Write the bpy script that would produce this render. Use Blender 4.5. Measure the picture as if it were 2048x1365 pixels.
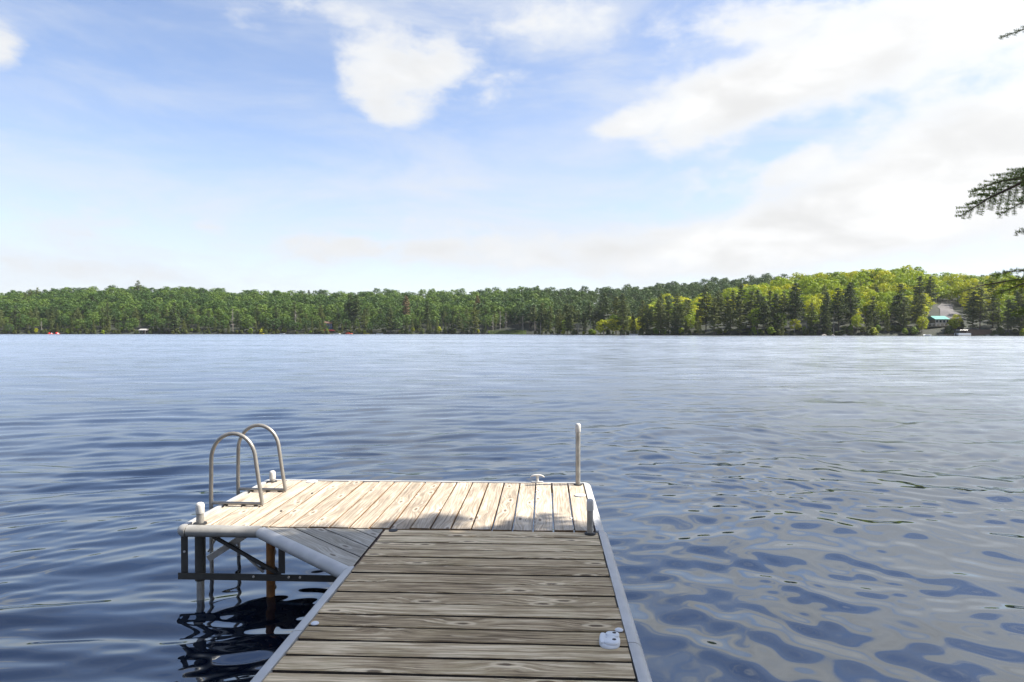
import bpy, bmesh, math, random
import numpy as np
from mathutils import Vector, Matrix, noise as mnoise

R = math.radians
random.seed(7)
rng = np.random.default_rng(11)
for o in list(bpy.data.objects):
    bpy.data.objects.remove(o)
scene = bpy.context.scene
C = scene.collection

# ------------------------------------------------------------------ camera
CAM_Z, DECK = 1.90, 0.54
FPX, CX, CY = 1365.0, 1024.0, 682.5
YAW, PITCH = R(2.77), R(-0.806)
cam_d = bpy.data.cameras.new('camera')
cam_d.lens, cam_d.sensor_width = 24.0, 36.0
cam_d.clip_start, cam_d.clip_end = 0.05, 6000
cam = bpy.data.objects.new('camera', cam_d)
C.objects.link(cam)
cam.location = (0, 0, CAM_Z)
cam.rotation_euler = (R(90) + PITCH, 0, YAW)
scene.camera = cam

def ray(px, py):
    d = Vector(((px - CX) / FPX, 1.0, -(py - CY) / FPX))
    d.rotate(Matrix.Rotation(PITCH, 3, 'X'))
    d.rotate(Matrix.Rotation(YAW, 3, 'Z'))
    return d
def uv2w(u, v):                      # u right, v forward of the viewing axis -> world x, y
    c, s = math.cos(YAW), math.sin(YAW)
    return u * c - v * s, u * s + v * c
def at(px, py, depth):
    d = ray(px, py)
    return Vector((0, 0, CAM_Z)) + d * depth

# ------------------------------------------------------------------ render, exposure
SUN_EL, SUN_AZ = R(50), R(87.3)        # azimuth measured from +Y towards +X
EXPOSURE = 2.10
scene.render.engine = 'CYCLES'
cy = scene.cycles
cy.use_denoising = True
cy.max_bounces, cy.diffuse_bounces, cy.glossy_bounces = 8, 3, 4
cy.transmission_bounces, cy.transparent_max_bounces, cy.volume_bounces = 3, 8, 0
cy.caustics_reflective = cy.caustics_refractive = False
vs = scene.view_settings
vs.view_transform, vs.look = 'Standard', 'None'
vs.exposure, vs.gamma = EXPOSURE, 1.0
vs.use_curve_mapping = False

# ------------------------------------------------------------------ node helper
class N:
    def __init__(self, tree):
        self.t = tree
        tree.nodes.clear()
    def node(self, typ, props=None, **ins):
        n = self.t.nodes.new(typ)
        for k, v in (props or {}).items():
            setattr(n, k, v)
        for k, v in ins.items():
            self.set(n, k.replace('__', ' '), v)
        return n
    def set(self, n, key, v):
        sock = n.inputs[int(key[1:])] if key[0] == 'i' and key[1:].isdigit() else n.inputs[key]
        if isinstance(v, bpy.types.NodeSocket):
            self.t.links.new(v, sock)
        elif isinstance(v, bpy.types.Node):
            self.t.links.new(v.outputs[0], sock)
        else:
            sock.default_value = v
    def m(self, op, a, b=None, c=None, clamp=False):
        n = self.node('ShaderNodeMath', {'operation': op, 'use_clamp': clamp}, i0=a)
        if b is not None: self.set(n, 'i1', b)
        if c is not None: self.set(n, 'i2', c)
        return n.outputs[0]
    def vm(self, op, a, b=None):
        n = self.node('ShaderNodeVectorMath', {'operation': op}, i0=a)
        if b is not None: self.set(n, 'i1', b)
        return n.outputs[0]
    def noise(self, vec, scale, detail=4, rough=0.55, dist=0.0):
        return self.node('ShaderNodeTexNoise', None, Vector=vec, Scale=scale, Detail=detail, Roughness=rough, Distortion=dist)
    def smooth(self, v, a, b, c=0.0, d=1.0):
        n = self.node('ShaderNodeMapRange', {'interpolation_type': 'SMOOTHSTEP'}, i0=v, i1=a, i2=b, i3=c, i4=d)
        return n.outputs[0]
    def lin(self, v, a, b, c=0.0, d=1.0):
        return self.node('ShaderNodeMapRange', None, i0=v, i1=a, i2=b, i3=c, i4=d).outputs[0]
    def mix(self, f, a, b, blend='MIX'):
        n = self.node('ShaderNodeMix', {'data_type': 'RGBA', 'blend_type': blend})
        self.set(n, 'i0', f); self.set(n, 'i6', a); self.set(n, 'i7', b)
        return n.outputs[2]
    def ramp(self, v, stops):
        n = self.node('ShaderNodeValToRGB', None, i0=v)
        e = n.color_ramp.elements
        while len(e) < len(stops): e.new(0.5)
        for q, (p, c) in zip(e, stops):
            q.position, q.color = p, (*c, 1)
        return n.outputs[0]

def col(*c): return (*c, 1.0)

# ------------------------------------------------------------------ sky
world = bpy.data.worlds.new('World')
scene.world = world
world.use_nodes = True
w = N(world.node_tree)
sky = w.node('ShaderNodeTexSky', {'sky_type': 'NISHITA', 'sun_disc': False, 'sun_elevation': SUN_EL,
             'sun_rotation': SUN_AZ, 'altitude': 300, 'air_density': 1.0, 'dust_density': 0.6, 'ozone_density': 1.2})
D = w.node('ShaderNodeTexCoord').outputs['Generated']
sep = w.node('ShaderNodeSeparateXYZ', None, i0=D)
az = w.m('MULTIPLY', w.m('ARCTAN2', sep.outputs[0], sep.outputs[1]), 180 / math.pi)
el = w.m('MULTIPLY', w.m('ARCSINE', sep.outputs[2]), 180 / math.pi)
P = w.node('ShaderNodeCombineXYZ', None, i0=az, i1=el).outputs[0]
sq = w.vm('MULTIPLY', D, (1, 1, 1.9))
n_big = w.noise(sq, 5.0, 7, 0.58, 0.15).outputs[0]
n_fine = w.noise(sq, 17.0, 6, 0.6, 0.2).outputs[0]
n_veil = w.noise(w.vm('MULTIPLY', D, (1, 1, 4.0)), 3.2, 7, 0.62, 0.4).outputs[0]
def azel(px, py):
    d = ray(px, py).normalized()
    return math.degrees(math.atan2(d.x, d.y)), math.degrees(math.asin(d.z))
DPP = 0.0385                          # degrees per photograph pixel, about
def blob(px, py, rx, ry, rot, soft=0.0):
    a, e = azel(px, py)
    n = w.node('ShaderNodeMapping', {'vector_type': 'TEXTURE'}, Vector=P)
    n.inputs['Location'].default_value = (a, e, 0)
    n.inputs['Rotation'].default_value = (0, 0, R(rot))
    n.inputs['Scale'].default_value = (rx * DPP, ry * DPP, 1)
    ln = w.node('ShaderNodeVectorMath', {'operation': 'LENGTH'}, i0=n.outputs[0]).outputs['Value']
    return w.smooth(ln, soft, 1.25, 1.0, 0.0)
def total(lst):
    s = None
    for wt, *b in lst:
        q = w.m('MULTIPLY', blob(*b), wt)
        s = q if s is None else w.m('ADD', s, q)
    return s
cum = total([            # heaped clouds seen over the lake
    (.80, 780, 150, 150, 105, 0), (.40, 890, 120, 90, 70, 15), (.40, 790, 232, 95, 40, 0), (.16, 1000, 150, 100, 80, 0),
    (.75, 1400, 210, 190, 75, 12), (.50, 1235, 255, 110, 38, 15), (.50, 1530, 170, 150, 60, 20), (.35, 1370, 285, 120, 40, 0),
    (.60, 1820, 50, 420, 110, 8), (.45, 1500, 30, 190, 60, -8), (.30, 1700, 140, 180, 55, 15),
    (.26, 1800, 240, 560, 330, 8), (.70, 1920, 330, 380, 120, 14), (.60, 1700, 440, 460, 100, 10), (.50, 2300, 260, 420, 260, 10), (.30, 1600, 330, 110, 40, 30),
    (.60, 1400, 500, 620, 75, 3), (.46, 900, 500, 520, 52, 2), (.30, 620, 490, 190, 38, 4), (.22, 900, 440, 130, 30, 0),
    (.40, 640, 15, 200, 62, -6), (.30, 470, 40, 120, 45, -10), (.55, 0, 85, 62, 85, -20), (.36, 1130, 40, 240, 70, 0),
    (.30, 420, 455, 75, 34, 0), (.24, 120, 450, 240, 55, 0), (.24, 90, 520, 260, 36, 0), (.28, 300, 550, 420, 30, 0),
])
clear = total([(.50, 420, 260, 360, 120, 0), (.30, 250, 120, 260, 120, 0), (.45, 1080, 350, 220, 90, 5), (.30, 1580, 280, 140, 30, 14), (.25, 1090, 220, 120, 80, 0),
               (.25, 1990, 165, 120, 26, 10), (.30, 620, 120, 50, 90, 0), (.15, 700, 390, 300, 40, 0), (.40, 250, -450, 700, 420, 0)])
high = w.m('MULTIPLY', w.smooth(el, 24.0, 40.0, 0.0, 0.30), w.smooth(az, -15.0, 30.0, 0.1, 1.0))      # the cover goes on overhead and round behind
side = w.m('MULTIPLY', w.smooth(w.m('ABSOLUTE', az), 45.0, 75.0, 0.0, 0.17), w.smooth(az, -120.0, 30.0, 0.5, 1.0))
dens = w.m('ADD', w.m('SUBTRACT', cum, clear), w.m('MAXIMUM', high, side))
tex = w.m('ADD', w.m('MULTIPLY', w.m('SUBTRACT', n_big, 0.5), .85), w.m('MULTIPLY', w.m('SUBTRACT', n_fine, 0.5), 0.95))
dens = w.m('ADD', dens, tex)
cover = w.smooth(dens, 0.09, 0.58)
core = w.smooth(dens, 0.35, 1.0)
haze_h = w.m('POWER', w.m('SUBTRACT', 1.0, w.m('ABSOLUTE', sep.outputs[2])), 7.0)
veil = w.m('MULTIPLY', w.smooth(n_veil, 0.36, 0.75), 0.42)
thin = total([(.42, 900, 30, 620, 170, 0), (.24, 1500, 200, 760, 330, 5), (.30, 900, 430, 900, 150, 0), (.22, 300, 480, 500, 120, 0)])
veil = w.m('ADD', veil, w.m('MULTIPLY', thin, w.smooth(n_veil, 0.30, 0.62, 0.35, 1.0)))
veil = w.m('MULTIPLY', veil, w.smooth(el, 20.0, 45.0, 1.0, 0.35))
veil = w.m('ADD', veil, w.m('MULTIPLY', haze_h, 0.80), clamp=True)
sdv = (math.sin(SUN_AZ) * math.cos(SUN_EL), math.cos(SUN_AZ) * math.cos(SUN_EL), math.sin(SUN_EL))
sdot = w.node('ShaderNodeVectorMath', {'operation': 'DOT_PRODUCT'}, i0=D, i1=sdv).outputs['Value']
east = w.m('ADD', w.smooth(sdot, -0.4, 0.6, 0.92, 1.0), w.m('MULTIPLY', w.m('POWER', w.m('MAXIMUM', sdot, 0.0), 7.0), 4.0))   # cloud scatters sunlight forward; boost added to brighten walkway and water
shade_n = w.smooth(w.noise(w.vm('MULTIPLY', D, (1, 1, 2.6)), 7.0, 5, 0.5, 0.3).outputs[0], 0.35, 0.68, 0.84, 1.03)
cl_c = w.mix(core, col(0.212, 0.219, 0.228), col(0.236, 0.2375, 0.238))
cl_c = w.vm('SCALE', cl_c)
cl_c.node.inputs['Scale'].default_value = 1
w.set(cl_c.node, 'Scale', w.m('MULTIPLY', east, w.mix(core, col(1, 1, 1), shade_n)))
SKY_STR = 0.056
sk = w.vm('MULTIPLY', sky.outputs[0], (SKY_STR * .92, SKY_STR * .88, SKY_STR * .93))
sk = w.mix(veil, sk, col(0.190, 0.201, 0.217))
final = w.mix(cover, sk, cl_c)
bg = w.node('ShaderNodeBackground', None, Color=final, Strength=1.0)
w.node('ShaderNodeOutputWorld', None, Surface=bg)
world.cycles.sampling_method = 'MANUAL'
world.cycles.sample_map_resolution = 1024

# ------------------------------------------------------------------ sun
sd = bpy.data.lights.new('sun', 'SUN')
sd.energy, sd.angle, sd.color = 2.8, R(0.53), (1.0, 0.93, 0.82)
sun = bpy.data.objects.new('sun', sd)
C.objects.link(sun)
sdir = Vector((math.sin(SUN_AZ) * math.cos(SUN_EL), math.cos(SUN_AZ) * math.cos(SUN_EL), math.sin(SUN_EL)))
sun.rotation_euler = sdir.to_track_quat('Z', 'Y').to_euler()
sun.location = sdir * 60

# ------------------------------------------------------------------ materials
def material(name):
    m = bpy.data.materials.new(name)
    m.use_nodes = True
    return m, N(m.node_tree)
def finish(n, shader):
    n.node('ShaderNodeOutputMaterial', None, Surface=shader)

def wood(name, dark, mid, light, green=0.15):
    m, n = material(name)
    oc = n.node('ShaderNodeTexCoord').outputs['Object']
    rnd = n.node('ShaderNodeObjectInfo').outputs['Random']
    off = n.vm('MULTIPLY', n.node('ShaderNodeCombineXYZ', None, i0=rnd, i1=rnd, i2=rnd).outputs[0], (37.0, 91.0, 53.0))
    p = n.vm('ADD', oc, off)
    # knots: sparse cells, the grain bends round them
    kv = n.vm('MULTIPLY', p, (2.0, 6.0, 0.0))
    vor = n.node('ShaderNodeTexVoronoi', {'voronoi_dimensions': '2D', 'feature': 'F1'}, Vector=kv, Scale=1.0, Randomness=1.0)
    sel = n.m('GREATER_THAN', n.node('ShaderNodeSeparateColor', None, i0=vor.outputs['Color']).outputs[0], 0.42)
    kd = n.m('ADD', vor.outputs['Distance'], n.m('MULTIPLY', n.m('SUBTRACT', n.noise(p, 30, 2).outputs[0], .5), .07))
    near = n.m('MULTIPLY', n.smooth(kd, 0.06, 0.5, 1.0, 0.0), sel)
    knot = n.m('MULTIPLY', n.smooth(kd, 0.040, 0.075, 1.0, 0.0), sel)
    rim = n.m('MULTIPLY', n.m('MULTIPLY', n.smooth(kd, 0.06, 0.095), n.smooth(kd, 0.11, 0.17, 1.0, 0.0)), sel)
    warp = n.node('ShaderNodeCombineXYZ', None, i1=n.m('MULTIPLY', near, 0.035)).outputs[0]
    pw = n.vm('ADD', p, warp)
    wob = n.noise(n.vm('MULTIPLY', p, (1.2, 4.0, 4.0)), 1.0, 3, .5)
    pw = n.vm('ADD', pw, n.vm('MULTIPLY', n.vm('SUBTRACT', wob.outputs[1], (.5, .5, .5)), (0.0, 0.05, 0.05)))
    streak = n.noise(n.vm('MULTIPLY', pw, (2.6, 85.0, 40.0)), 1.0, 6, 0.66).outputs[0]
    fine = n.noise(n.vm('MULTIPLY', pw, (7.0, 330.0, 200.0)), 1.0, 4, 0.65).outputs[0]
    blot = n.noise(n.vm('MULTIPLY', p, (2.4, 7.0, 7.0)), 1.0, 5, 0.6).outputs[0]
    v = n.m('ADD', n.m('MULTIPLY', streak, 0.72), n.m('MULTIPLY', fine, 0.28))
    v = n.m('ADD', v, n.m('MULTIPLY', n.m('SUBTRACT', blot, .5), .30))
    v = n.m('ADD', v, n.m('MULTIPLY', n.m('SUBTRACT', rnd, .5), .10))
    c = n.ramp(v, [(0.35, dark), (0.49, mid), (0.615, light), (0.76, tuple(min(1, q * 1.3) for q in light))])
    gr = n.smooth(n.noise(p, 3.0, 4, .6).outputs[0], 0.45, 0.75, 0.0, green)
    c = n.mix(gr, c, col(mid[0] * .8, mid[1] * .95, mid[2] * .55))
    fl = n.smooth(n.noise(n.vm('MULTIPLY', pw, (3.2, 60.0, 3.0)), 1.0, 2, .5).outputs[0], 0.64, 0.70)
    c = n.mix(n.m('MULTIPLY', fl, .55), c, col(*(min(1, q * 1.25) for q in light)))
    c = n.mix(n.m('MULTIPLY', rim, .55), c, col(*(min(1, q * 1.1) for q in light)))
    c = n.mix(n.m('MULTIPLY', knot, .75), c, col(dark[0] * .55, dark[1] * .45, dark[2] * .4))
    spl = n.smooth(n.noise(n.vm('MULTIPLY', pw, (1.1, 48.0, 3.0)), 1.0, 3, .5).outputs[0], 0.69, 0.735)
    c = n.mix(n.m('MULTIPLY', spl, .75), c, col(*(q * .35 for q in dark)))
    hgt = n.m('SUBTRACT', n.m('ADD', n.m('MULTIPLY', streak, .7), n.m('MULTIPLY', fine, .3)), n.m('MULTIPLY', spl, .9))
    b = n.node('ShaderNodeBump', None, Strength=0.55, Distance=0.004, Height=hgt)
    finish(n, n.node('ShaderNodeBsdfPrincipled', None, Base__Color=c, Roughness=0.82, Normal=b).outputs[0])
    return m

def plain(name, c, rough=0.5, metal=0.0, var=0.25, scale=9.0, bump=0.0, spots=None):
    m, n = material(name)
    oc = n.node('ShaderNodeTexCoord').outputs['Object']
    a = n.noise(oc, scale, 6, .6).outputs[0]
    f = n.smooth(a, 0.3, 0.72, 1.0 - var, 1.0 + var * .4)
    cc = n.mix(1.0, col(*c), n.node('ShaderNodeCombineXYZ', None, i0=f, i1=f, i2=f).outputs[0], 'MULTIPLY')
    if spots:
        s = n.smooth(n.noise(oc, scale * 4.5, 4, .7).outputs[0], 0.58, 0.72)
        cc = n.mix(n.m('MULTIPLY', s, .7), cc, col(*spots))
    ins = dict(Base__Color=cc, Roughness=n.smooth(a, .2, .8, rough * .8, min(1, rough * 1.2)), Metallic=metal)
    if bump:
        ins['Normal'] = n.node('ShaderNodeBump', None, Strength=bump, Distance=0.003, Height=n.noise(oc, scale * 5, 4).outputs[0])
    finish(n, n.node('ShaderNodeBsdfPrincipled', None, **ins).outputs[0])
    return m

def leafmat(name, c1, c2, c3, trans=0.35, scale=0.35, rough=.55):
    m, n = material(name)
    oc = n.node('ShaderNodeTexCoord').outputs['Object']
    info = n.node('ShaderNodeObjectInfo').outputs['Random']
    a = n.noise(oc, scale, 3, .6).outputs[0]
    v = n.m('ADD', n.m('MULTIPLY', info, 0.55), n.m('MULTIPLY', a, 0.55))
    c = n.ramp(v, [(0.18, c1), (0.52, c2), (0.88, c3)])
    d = n.node('ShaderNodeBsdfPrincipled', None, Base__Color=c, Roughness=rough)
    d.inputs['Specular IOR Level'].default_value = 0.25
    tc = n.mix(1.0, c, col(1.25, 1.15, .55), 'MULTIPLY')
    t = n.node('ShaderNodeBsdfTranslucent', None, Color=tc)
    finish(n, n.node('ShaderNodeMixShader', None, i0=trans, i1=d.outputs[0], i2=t.outputs[0]).outputs[0])
    return m

M = {}
M['deck'] = wood('weathered_deck_wood', (.100, .062, .028), (.38, .275, .150), (.72, .58, .38), .14)
M['deck_edge'] = plain('shaded_grimy_board_edge', (.045, .033, .022), .95, 0, .5, 20)  # shade of the gaps, with grime, put into the edge colour
M['platform_edge'] = plain('sunlit_orange_board_edge', (.20, .115, .055), .9, 0, .5, 20)  # warm glow of the sunlit gaps painted into the edge colour
M['platform'] = wood('sunlit_deck_wood', (.155, .122, .088), (.315, .262, .198), (.47, .41, .33), .06)  # same wood as the walkway, its colour toned down for full sun
M['gusset'] = wood('grey_deck_wood', (.16, .142, .112), (.27, .248, .205), (.38, .355, .305), .05)
M['rail'] = plain('pale_edge_vinyl', (.44, .435, .42), .42, 0, .16, 7, .05, (.42, .41, .38))
M['rail_shaded'] = plain('shaded_edge_tube', (.27, .262, .24), .38, 0, .2, 7, .05, (.18, .17, .15))  # rail again, darker: the front tube's weaker light is put in its colour
M['cap'] = plain('white_plastic', (.50, .485, .45), .4, 0, .14, 30)
M['pipe'] = plain('dull_aluminium_pipe', (.34, .325, .295), .42, .55, .25, 18)
M['steel'] = plain('dark_galvanised_steel', (.05, .048, .042), .6, .3, .3, 14)
M['rust'] = plain('rusty_pipe', (.26, .115, .035), .8, 0, .45, 16)
M['ladder'] = plain('brushed_aluminium', (.30, .28, .245), .40, .5, .18, 14)
M['plastic'] = plain('white_nylon', (.64, .65, .66), .35, 0, .08, 25)
M['black'] = plain('black_rubber', (.02, .02, .02), .6)
M['bark'] = plain('bark', (.085, .065, .05), .9, 0, .5, 3.0)
M['birch'] = plain('pale_bark', (.42, .39, .35), .8, 0, .5, 2.0)
M['snag'] = plain('dead_grey_wood', (.30, .27, .245), .9, 0, .35, 1.5)
M['floor'] = plain('forest_floor', (.013, .018, .007), .95, 0, .5, 0.08)
M['bank'] = plain('earth_bank', (.11, .085, .055), .95, 0, .5, 1.2, .5)
M['rock'] = plain('grey_shore_rock', (.27, .255, .235), .9, 0, .45, 1.2)
M['marsh'] = plain('marsh_grass', (.12, .17, .035), .8, 0, .5, .8)
M['asphalt'] = plain('grey_drive', (.10, .094, .098), .9, 0, .3, .15)
M['teal'] = plain('teal_metal_roof', (.09, .27, .23), .45, 0, .12, .6)
M['cream'] = plain('cream_siding', (.22, .205, .165), .7, 0, .12, .8)
M['blue'] = plain('blue_siding', (.07, .10, .19), .7, 0, .15, .8)
M['brown'] = plain('brown_timber', (.12, .07, .05), .8, 0, .3, 1.0)
M['grey'] = plain('grey_shingle', (.30, .29, .28), .85, 0, .2, 1.0)
M['red'] = plain('red_hull', (.62, .03, .03), .35, 0, .1, 2)
M['orange'] = plain('orange_red_cloth', (.65, .11, .05), .6, 0, .1, 2)
M['yellow'] = plain('yellow_hull', (.62, .48, .06), .4, 0, .1, 2)
M['white'] = plain('white_gelcoat', (.80, .80, .79), .3, 0, .06, 2)
M['glass'] = plain('window_glass', (.04, .05, .06), .08, 0, .1, 2)
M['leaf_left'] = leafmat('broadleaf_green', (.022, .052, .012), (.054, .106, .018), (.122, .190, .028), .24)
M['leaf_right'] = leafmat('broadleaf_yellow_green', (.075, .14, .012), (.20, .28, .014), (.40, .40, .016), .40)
M['leaf_far'] = leafmat('ridge_green', (.026, .056, .018), (.044, .082, .022), (.066, .108, .026), .3)
M['pine'] = leafmat('pine_needles', (.042, .066, .026), (.072, .102, .034), (.128, .150, .040), .28, .5, .6)
M['cedar'] = leafmat('cedar_fronds', (.040, .062, .014), (.066, .090, .020), (.105, .122, .024), .25, .5, .6)
M['rusty_pine'] = leafmat('browned_needles', (.10, .07, .035), (.14, .10, .05), (.17, .12, .06), .2, .5, .6)
M['hemlock'] = leafmat('hemlock_needles', (.085, .15, .022), (.13, .205, .028), (.19, .26, .036), .50, 6.0)
M['twig'] = plain('hemlock_twig', (.10, .07, .045), .85, 0, .4, 12)

WATER_ROUGH = .45
def water_material():
    m, n = material('lake_water')
    geo = n.node('ShaderNodeNewGeometry')
    lost = n.node('ShaderNodeAttribute', {'attribute_name': 'lost'}).outputs['Fac']   # slope the mesh is too coarse to carry
    pos = geo.outputs['Position']
    gust = n.smooth(n.noise(n.vm('MULTIPLY', pos, (.020, .05, 0)), 1.0, 4, .6).outputs[0], .32, .68, .70, 1.18)
    mid = n.node('ShaderNodeAttribute', {'attribute_name': 'chop'}).outputs['Fac']
    p1 = n.noise(n.vm('MULTIPLY', pos, (.8, 2.2, 0)), 1.0, 3, .6).outputs[1]
    tl = n.node('ShaderNodeVectorMath', {'operation': 'SCALE'}, i0=n.vm('MULTIPLY', n.vm('SUBTRACT', p1, (.5, .5, .5)), (1.4, 3.6, 0)))
    n.set(tl, 'Scale', mid)
    nrm = n.vm('NORMALIZE', n.vm('ADD', geo.outputs['Normal'], tl.outputs[0]))
    fleck = n.smooth(n.noise(n.vm('MULTIPLY', pos, (.35, .9, 0)), 1.0, 4, .65).outputs[0], .30, .70, .45, 1.7)
    rough = n.m('MAXIMUM', n.m('SQRT', n.m('MULTIPLY', n.m('MULTIPLY', lost, gust), n.m('MULTIPLY', fleck, WATER_ROUGH))), 0.02)
    fr = n.node('ShaderNodeFresnel', None, IOR=2.5, Normal=nrm)
    body = n.node('ShaderNodeBsdfDiffuse', None, Color=col(.0018, .0048, .0125))
    surf = n.node('ShaderNodeBsdfAnisotropic', None, Color=col(.87, .93, 1.0), Roughness=rough, Normal=nrm)
    finish(n, n.node('ShaderNodeMixShader', None, i0=fr.outputs[0], i1=body.outputs[0], i2=surf.outputs[0]).outputs[0])
    return m
M['water'] = water_material()

# ------------------------------------------------------------------ mesh helpers
class MB:
    def __init__(self):
        self.v, self.f = [], []
    def add(self, vs, fs):
        b = len(self.v)
        self.v += [tuple(p) for p in vs]
        self.f += [tuple(b + i for i in f) for f in fs]
        return self
    def box(self, x0, x1, y0, y1, z0, z1):
        return self.add([(x, y, z) for z in (z0, z1) for y in (y0, y1) for x in (x0, x1)],
                        [(0, 2, 3, 1), (4, 5, 7, 6), (0, 1, 5, 4), (2, 6, 7, 3), (0, 4, 6, 2), (1, 3, 7, 5)])
    def prism(self, poly, z0, z1):
        k = len(poly)
        return self.add([(x, y, z0) for x, y in poly] + [(x, y, z1) for x, y in poly],
                        [tuple(range(k - 1, -1, -1)), tuple(range(k, 2 * k))] + [(i, (i + 1) % k, k + (i + 1) % k, k + i) for i in range(k)])
    def tube(self, pts, rad, seg=10, caps=True):
        pts = [Vector(p) for p in pts]
        rads = rad if isinstance(rad, (list, tuple)) else [rad] * len(pts)
        b, prev = len(self.v), None
        for i, p in enumerate(pts):
            t = (pts[min(i + 1, len(pts) - 1)] - pts[max(i - 1, 0)]).normalized()
            if prev is None:
                prev = t.cross(Vector((0.31, 0.9, 0.2)))
                if prev.length < .1: prev = t.cross(Vector((1, 0, 0)))
            s = (prev - t * prev.dot(t)).normalized()
            prev = s
            q = t.cross(s)
            for k in range(seg):
                a = 2 * math.pi * k / seg
                self.v.append(tuple(p + (s * math.cos(a) + q * math.sin(a)) * rads[i]))
        for i in range(len(pts) - 1):
            for k in range(seg):
                a0, a1 = b + i * seg + k, b + i * seg + (k + 1) % seg
                self.f.append((a0, a1, a1 + seg, a0 + seg))
        if caps:
            self.f.append(tuple(range(b + seg - 1, b - 1, -1)))
            e = b + (len(pts) - 1) * seg
            self.f.append(tuple(range(e, e + seg)))
        return self
    def lathe(self, prof, c, seg=16):
        b = len(self.v)
        for r, z in prof:
            for k in range(seg):
                a = 2 * math.pi * k / seg
                self.v.append((c[0] + r * math.cos(a), c[1] + r * math.sin(a), c[2] + z))
        for i in range(len(prof) - 1):
            for k in range(seg):
                a0, a1 = b + i * seg + k, b + i * seg + (k + 1) % seg
                self.f.append((a0, a1, a1 + seg, a0 + seg))
        self.f.append(tuple(range(b + seg - 1, b - 1, -1)))
        e = b + (len(prof) - 1) * seg
        self.f.append(tuple(range(e, e + seg)))
        return self
    def bar(self, a, b, wd, ht):
        a, b = Vector(a), Vector(b)
        t = (b - a).normalized()
        s = t.cross(Vector((0, 0, 1)))
        if s.length < .05: s = Vector((1, 0, 0))
        s.normalize(); q = s.cross(t)
        vs = [p + s * i * wd / 2 + q * j * ht / 2 for p in (a, b) for i, j in ((-1, -1), (1, -1), (1, 1), (-1, 1))]
        return self.add(vs, [(3, 2, 1, 0), (4, 5, 6, 7)] + [(k, (k + 1) % 4, 4 + (k + 1) % 4, 4 + k) for k in range(4)])
    def sweep(self, prof, path):
        """prof: (outward, up) pairs; path: (x, y) with outward to the left of travel; mitred."""
        b, k = len(self.v), len(prof)
        for i, p in enumerate(path):
            p = Vector(p)
            d0 = (p - Vector(path[i - 1])).normalized() if i else None
            d1 = (Vector(path[i + 1]) - p).normalized() if i < len(path) - 1 else None
            d0, d1 = d0 or d1, d1 or d0
            n0, n1 = Vector((-d0.y, d0.x)), Vector((-d1.y, d1.x))
            mm = (n0 + n1).normalized()
            mm /= max(.4, mm.dot(n1))
            for o, z in prof:
                self.v.append((p.x + mm.x * o, p.y + mm.y * o, z))
        for i in range(len(path) - 1):
            for j in range(k):
                a0, a1 = b + i * k + j, b + i * k + (j + 1) % k
                self.f.append((a0, a1, a1 + k, a0 + k))
        self.f.append(tuple(range(b, b + k)))
        e = b + (len(path) - 1) * k
        self.f.append(tuple(range(e + k - 1, e - 1, -1)))
        return self
    def mesh(self, name, smooth=False, bevel=0.0, angle=40):
        me = bpy.data.meshes.new(name)
        me.from_pydata(self.v, [], self.f)
        bm = bmesh.new(); bm.from_mesh(me)
        bmesh.ops.recalc_face_normals(bm, faces=bm.faces)
        if bevel:
            ed = [e for e in bm.edges if len(e.link_faces) == 2 and e.calc_face_angle(0) > .5]
            bmesh.ops.bevel(bm, geom=ed, offset=bevel, segments=1, affect='EDGES')
        bm.to_mesh(me); bm.free()
        if smooth:
            me.polygons.foreach_set('use_smooth', [True] * len(me.polygons))
            try: me.set_sharp_from_angle(angle=R(angle))
            except Exception: pass
        return me
    def build(self, name, mat, parent=None, smooth=False, bevel=0.0, loc=(0, 0, 0), angle=40):
        me = self.mesh(name, smooth, bevel, angle)
        me.materials.append(M[mat])
        return place(name, me, parent, loc)

def place(name, me, parent=None, loc=(0, 0, 0), rz=0.0):
    o = bpy.data.objects.new(name, me)
    C.objects.link(o)
    o.location = loc
    o.rotation_euler[2] = rz
    if parent: o.parent = parent
    return o
def empty(name, loc=(0, 0, 0), rz=0.0, parent=None):
    o = bpy.data.objects.new(name, None)
    C.objects.link(o)
    o.empty_display_size = .2
    o.location = loc
    o.rotation_euler[2] = rz
    if parent: o.parent = parent
    return o
def tag(o, label=None, cat=None, group=None, kind=None):
    if label: o['label'] = label
    if cat: o['category'] = cat
    if group: o['group'] = group
    if kind: o['kind'] = kind
    return o

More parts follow.
